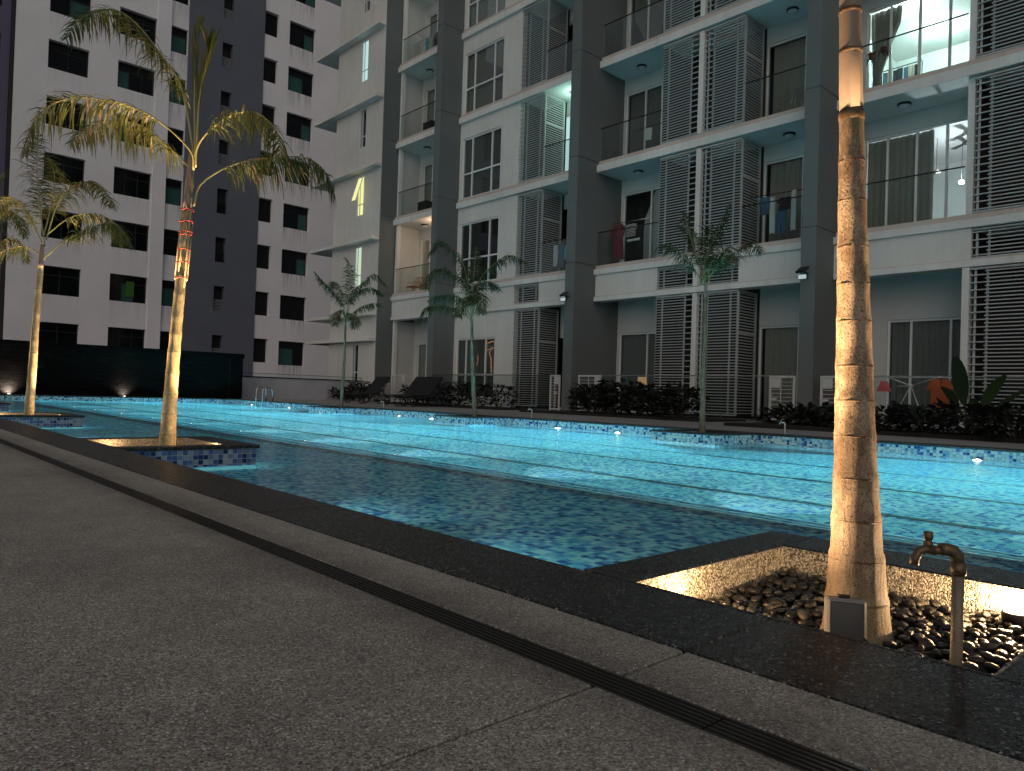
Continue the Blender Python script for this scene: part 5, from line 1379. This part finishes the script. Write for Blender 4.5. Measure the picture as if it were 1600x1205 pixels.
# drying rack at the garden on the right
dr = empty('drying_rack', (-5.66, 16.62, 0), 'white folding drying rack beside the orange shirt', 'drying rack')
for a, b in (((-6.16, 16.6, 1.12), (-5.66, 16.62, .93)), ((-5.66, 16.62, .93), (-5.1, 16.6, 1.12)), ((-5.66, 16.62, .93), (-5.3, 16.5, .12)), ((-5.66, 16.62, .93), (-6.0, 16.5, .12)), ((-5.66, 16.66, .93), (-5.45, 16.8, .12)), ((-6.16, 16.75, 1.12), (-5.66, 16.7, .93)), ((-6.16, 16.6, 1.12), (-6.16, 16.75, 1.12)), ((-5.1, 16.6, 1.12), (-5.1, 16.75, 1.12)), ((-5.95, 16.6, .92), (-5.6, 16.62, .92))):
    MB().tube([a, b], .0065, 6).build('tube', M['gate_white'], dr)
MB().lathe((-5.66, 16.62, .90), [(.03, 0), (.035, .03), (.03, .06)], 10).build('hub', M['gate_white'], dr)
cloth('shirt', shirt(-5.08, 1.08, .36, .60, .2), 16.56, .02, 'cloth_orange', 'orange t-shirt hanging in the dark garden at the right', 'shirt')
cloth('towel', [(-6.28, 1.02), (-6.26, .98), (-6.34, .80), (-6.02, .80), (-6.10, .98), (-6.12, 1.02)], 16.6, .02, 'cloth_pink', 'small pink top hanging just right of the big palm trunk', 'clothing')
line('clothes_line', (-6.4, 16.58, 1.10), (-4.7, 16.57, 1.10), .006, 'gate_white', 'thin white line carrying the orange t-shirt')
# first floor balconies of the middle bay
line('drying_pole', (-15.45, 18.55, 6.12), (-13.9, 18.55, 6.10), .012, 'steel', 'pole carrying the red dress on the first floor balcony', 'pole')
cloth('dress', [(-15.36, 6.08), (-15.46, 5.95), (-15.50, 5.62), (-15.40, 5.62), (-15.40, 4.95), (-14.98, 4.93), (-14.98, 5.6), (-14.92, 5.95), (-15.05, 6.08), (-15.2, 6.03)], 18.55, .03, 'cloth_red', 'long red dress on the first floor balcony left of the louvres', 'dress', GL)
cloth('shirt', shirt(-14.72, 6.04, .40, .42, .15), 18.57, .03, 'cloth_striped', 'black and white striped top beside the red dress', 'shirt', GL)
cloth('towel', rectc(-14.62, 5.55, .5, .08), 18.6, .02, 'cloth_white', 'white cloth folded on a hanger beside the red dress', 'towel', GL)
line('drying_pole', (-10.5, 18.45, 6.10), (-9.0, 18.45, 6.06), .012, 'rail_dark', 'dark pole with pale laundry, first floor right of the louvres', 'pole')
cloth('shirt', shirt(-10.05, 6.05, .26, .5, .2), 18.44, .03, 'cloth_blue', 'dim blue shirt on the balcony right of the louvres', 'shirt', GL)
cloth('towel', rectc(-9.82, 6.0, .14, 1.0), 18.42, .03, 'cloth_white', 'long pale blue-white scarf on the first floor balcony', 'towel', GL)
cloth('towel', rectc(-9.22, 6.08, .13, 1.08), 18.40, .03, 'cloth_white', 'long white towel hanging next to the right-hand fin', 'towel', GL)
cloth('trousers', [(-9.72, 5.75), (-9.75, 4.95), (-9.63, 4.95), (-9.6, 5.4), (-9.57, 4.95), (-9.47, 4.95), (-9.48, 5.75)], 18.5, .03, 'cloth_blue', 'blue trousers hanging low on the first floor balcony', 'trousers', GL)
cloth('shirt', shirt(-9.5, 5.95, .34, .35, .15), 18.47, .03, 'cloth_dark', 'black shirt on the dark pole right of the louvres', 'shirt', GL)
# second floor right of the louvres: folding stand with bag
fs_ = empty('folding_stand', (-9.3, 18.55, 8.0), 'thin folding stand with a dark bag by the grey fin, second floor', 'stand')
for a, b in (((-9.62, 18.5, 8.0), (-9.28, 18.5, 8.8)), ((-9.52, 18.6, 8.0), (-9.24, 18.55, 8.8)), ((-9.28, 18.5, 8.8), (-9.0, 18.55, 8.0))): MB().tube([a, b], .008, 6).build('leg', M['steel'], fs_)
shp = PEB[2]; MB().add([(-9.2 + v[0] * .2, 18.6 + v[1] * .12, 8.18 + v[2] * .3) for v in shp.v], shp.f, True).build('bag', M['cloth_dark'], fs_)
cloth('towel', rectc(-14.1, 8.92, .26, .38), 18.5, .03, 'cloth_white', 'small white cloth on the second floor balcony rail', 'towel', GL)
line('drying_pole', (-14.7, 18.5, 8.95), (-13.5, 18.5, 8.95), .01, 'rail_dark', 'dark pole with one small white cloth, second floor', 'pole')
# window bay balcony, first floor
cloth('towel', rectc(-18.0, 5.75, .2, .75), 18.55, .03, 'cloth_white', 'white towel beside the blue ones behind the lower louvres', 'towel', GL)
cloth('towel', rectc(-17.75, 5.8, .24, .85), 18.58, .03, 'cloth_blue', 'blue towel on the balcony left of the middle dark fin', 'towel', GL)
cloth('towel', rectc(-17.45, 5.7, .22, .5), 18.55, .03, 'cloth_teal', 'bright turquoise cloth left of the middle dark fin', 'towel', GL)
line('drying_pole', (-18.2, 18.56, 5.82), (-16.6, 18.56, 5.82), .01, 'steel', 'pole with blue and white towels left of the middle fin', 'pole')
# narrow bay: laundry on the fourth floor, chair on the first
line('drying_pole', (-27.1, 18.5, 15.75), (-24.2, 18.5, 15.75), .012, 'steel', 'pole full of laundry on the top balcony of the narrow bay', 'pole')
for k, (x, w, h, m, lab) in enumerate(((-26.75, .3, .55, 'cloth_cream', 'beige shirt on the top balcony laundry pole'), (-26.3, .18, .95, 'cloth_white', 'white towel on the top balcony laundry pole'), (-25.98, .2, .7, 'cloth_teal', 'teal shirt on the top balcony laundry pole'), (-25.72, .18, 1.0, 'cloth_cream', 'long cream cloth on the top balcony laundry pole'), (-25.3, .34, .9, 'cloth_dark', 'black coat on the top balcony laundry pole'))):
    cloth('shirt' if k in (0, 2) else 'towel', shirt(x, 15.72, w, h, .15) if k in (0, 2, 4) else rectc(x, 15.72, w, h), 18.48, .03, m, lab, 'clothing', GL)
def chair(x, y, z, label, m):
    t = empty('chair', (x, y, z), label, 'chair')
    for dx in (-.22, .22):
        for dy in (-.2, .2): MB().tube([(x + dx, y + dy, z), (x + dx * .95, y + dy * .95, z + .40)], .015, 6).build('leg', M[m], t)
        MB().tube([(x + dx, y - .2, z + .62), (x + dx, y + .2, z + .64), (x + dx, y + .22, z + .4)], .014, 6).build('armrest', M[m], t)
    MB().bbox((x - .25, y - .22, z + .40), (x + .25, y + .22, z + .45), .01).build('seat', M[m], t)
    for k in range(6): MB().tube([(x - .22 + .088 * k, y + .2, z + .45), (x - .26 + .104 * k, y + .3, z + .86)], .012, 6).build('back_slat', M[m], t)
    MB().tube([(x - .27, y + .3, z + .87), (x, y + .34, z + .9), (x + .27, y + .3, z + .87)], .016, 6).build('back_rail', M[m], t)
chair(-26.6, 18.6, ZT[1], 'wicker armchair on the warm-lit cream balcony', 'wicker')
tb = empty('balcony_table', (-25.6, 18.65, ZT[1]), 'low wicker table beside the armchair on the warm balcony', 'table')
MB().bbox((-25.95, 18.45, ZT[1] + .42), (-25.25, 18.85, ZT[1] + .46), .008).build('table_top', M['wicker'], tb)
for dx in (-.3, .3):
    for dy in (-.15, .15): MB().tube([(-25.6 + dx, 18.65 + dy, ZT[1]), (-25.6 + dx, 18.65 + dy, ZT[1] + .42)], .02, 6).build('leg', M['wicker'], tb)
for s, x, lab in ((3, -25.7, 'dark storage crate on the narrow bay balcony, third floor'), (2, -25.9, 'dark laundry basket on the narrow bay balcony, second floor')):
    t = empty('crate', (x, 18.6, ZT[s]), lab, 'crate')
    b = MB(); b.box((x - .3, 18.4, ZT[s] + .0005), (x + .3, 18.85, ZT[s] + .04)); b.box((x - .3, 18.4, ZT[s] + .04), (x - .27, 18.85, ZT[s] + .6)); b.box((x + .27, 18.4, ZT[s] + .04), (x + .3, 18.85, ZT[s] + .6)); b.box((x - .27, 18.4, ZT[s] + .04), (x + .27, 18.43, ZT[s] + .6)); b.box((x - .27, 18.82, ZT[s] + .04), (x + .27, 18.85, ZT[s] + .6))
    b.build('shell', M['black_plastic'], t); MB().bbox((x - .32, 18.38, ZT[s] + .601), (x + .32, 18.87, ZT[s] + .64), .01).build('lid', M['rail_dark'], t)
# bright room: clothes rack, hanging pots
rk = empty('clothes_rack', (-7.45, 20.5, ZT[2]), 'black garment rack full of clothes in the bright room', 'clothes rack')
for x in (-8.05, -6.9): MB().tube([(x, 20.5, ZT[2]), (x, 20.5, 9.45)], .014, 8).build('upright', M['black_plastic'], rk)
MB().tube([(-8.05, 20.5, 9.45), (-6.9, 20.5, 9.47)], .014, 8).build('rail', M['black_plastic'], rk)
for x in (-8.05, -6.9): MB().tube([(x, 20.25, ZT[2] + .02), (x, 20.75, ZT[2] + .02)], .014, 8).build('foot', M['black_plastic'], rk)
for k in range(8):
    x = -7.95 + k * .13
    cloth('garment', rectc(x, 9.42, .11, .75 + .1 * (k % 3)), 20.5 + .04 * (k % 2), .05, ('cloth_dark', 'cloth_blue', 'cloth_cream', 'cloth_dark')[k % 4], ORD[k] + ' garment from the left on the rack in the bright room', 'clothing', 'garments on the rack', .01)
def hang_pot(x, y, z, label, n):
    t = empty('hanging_pot', (x, y, z), label, 'plant pot')
    MB().lathe((x, y, z - .1), [(0, 0), (.07, 0), (.09, .1), (.095, .105), (.095, .12), (.08, .12), (.075, .1), (0, .1)], 14).build('pot', M['terracotta'], t)
    MB().tube([(x, y, z + .02), (x, y, z + .16)], .006, 5).build('hook', M['steel'], t)
    r_ = random.Random(n); l_ = MB()
    for k in range(26):
        a = r_.uniform(0, 6.28); d = Vector((math.cos(a), math.sin(a), r_.uniform(-1.2, .8))).normalized(); p = Vector((x, y, z + .02)) + d * .04; s2 = d.cross(Vector((0, 0, 1))).normalized()
        q_ = p + d * .1 + Vector((0, 0, -.05)); l_.add([p - s2 * .008, p + s2 * .008, q_ + s2 * .012, q_ + d * .06 + Vector((0, 0, -.1)), q_ - s2 * .012], [(0, 1, 2, 4), (4, 2, 3)])
    l_.build('foliage', M['leaf_dark'], t, kind='stuff')
hang_pot(-7.0, 18.30, 9.05, 'terracotta pot hung on the glass rail of the bright room', 1)
hang_pot(-7.28, 18.30, 8.98, 'trailing plant pot hung left of the terracotta pot', 2)
# standing lamp in the garden flat
sl_ = empty('standing_lamp', (-13.47, 17.75, 0), 'glowing shaded lamp behind the shrubs of the middle bay', 'lamp')
MB().lathe((-13.47, 17.75, .85), [(.15, 0), (.12, .27)], 18).build('shade', M['lamp_standing'], sl_)
MB().tube([(-13.47, 17.75, .02), (-13.47, 17.75, .85)], .014, 8).build('stem', M['rail_dark'], sl_)
MB().lathe((-13.47, 17.75, 0), [(.12, 0), (.12, .015), (.02, .02)], 16).build('base', M['rail_dark'], sl_)
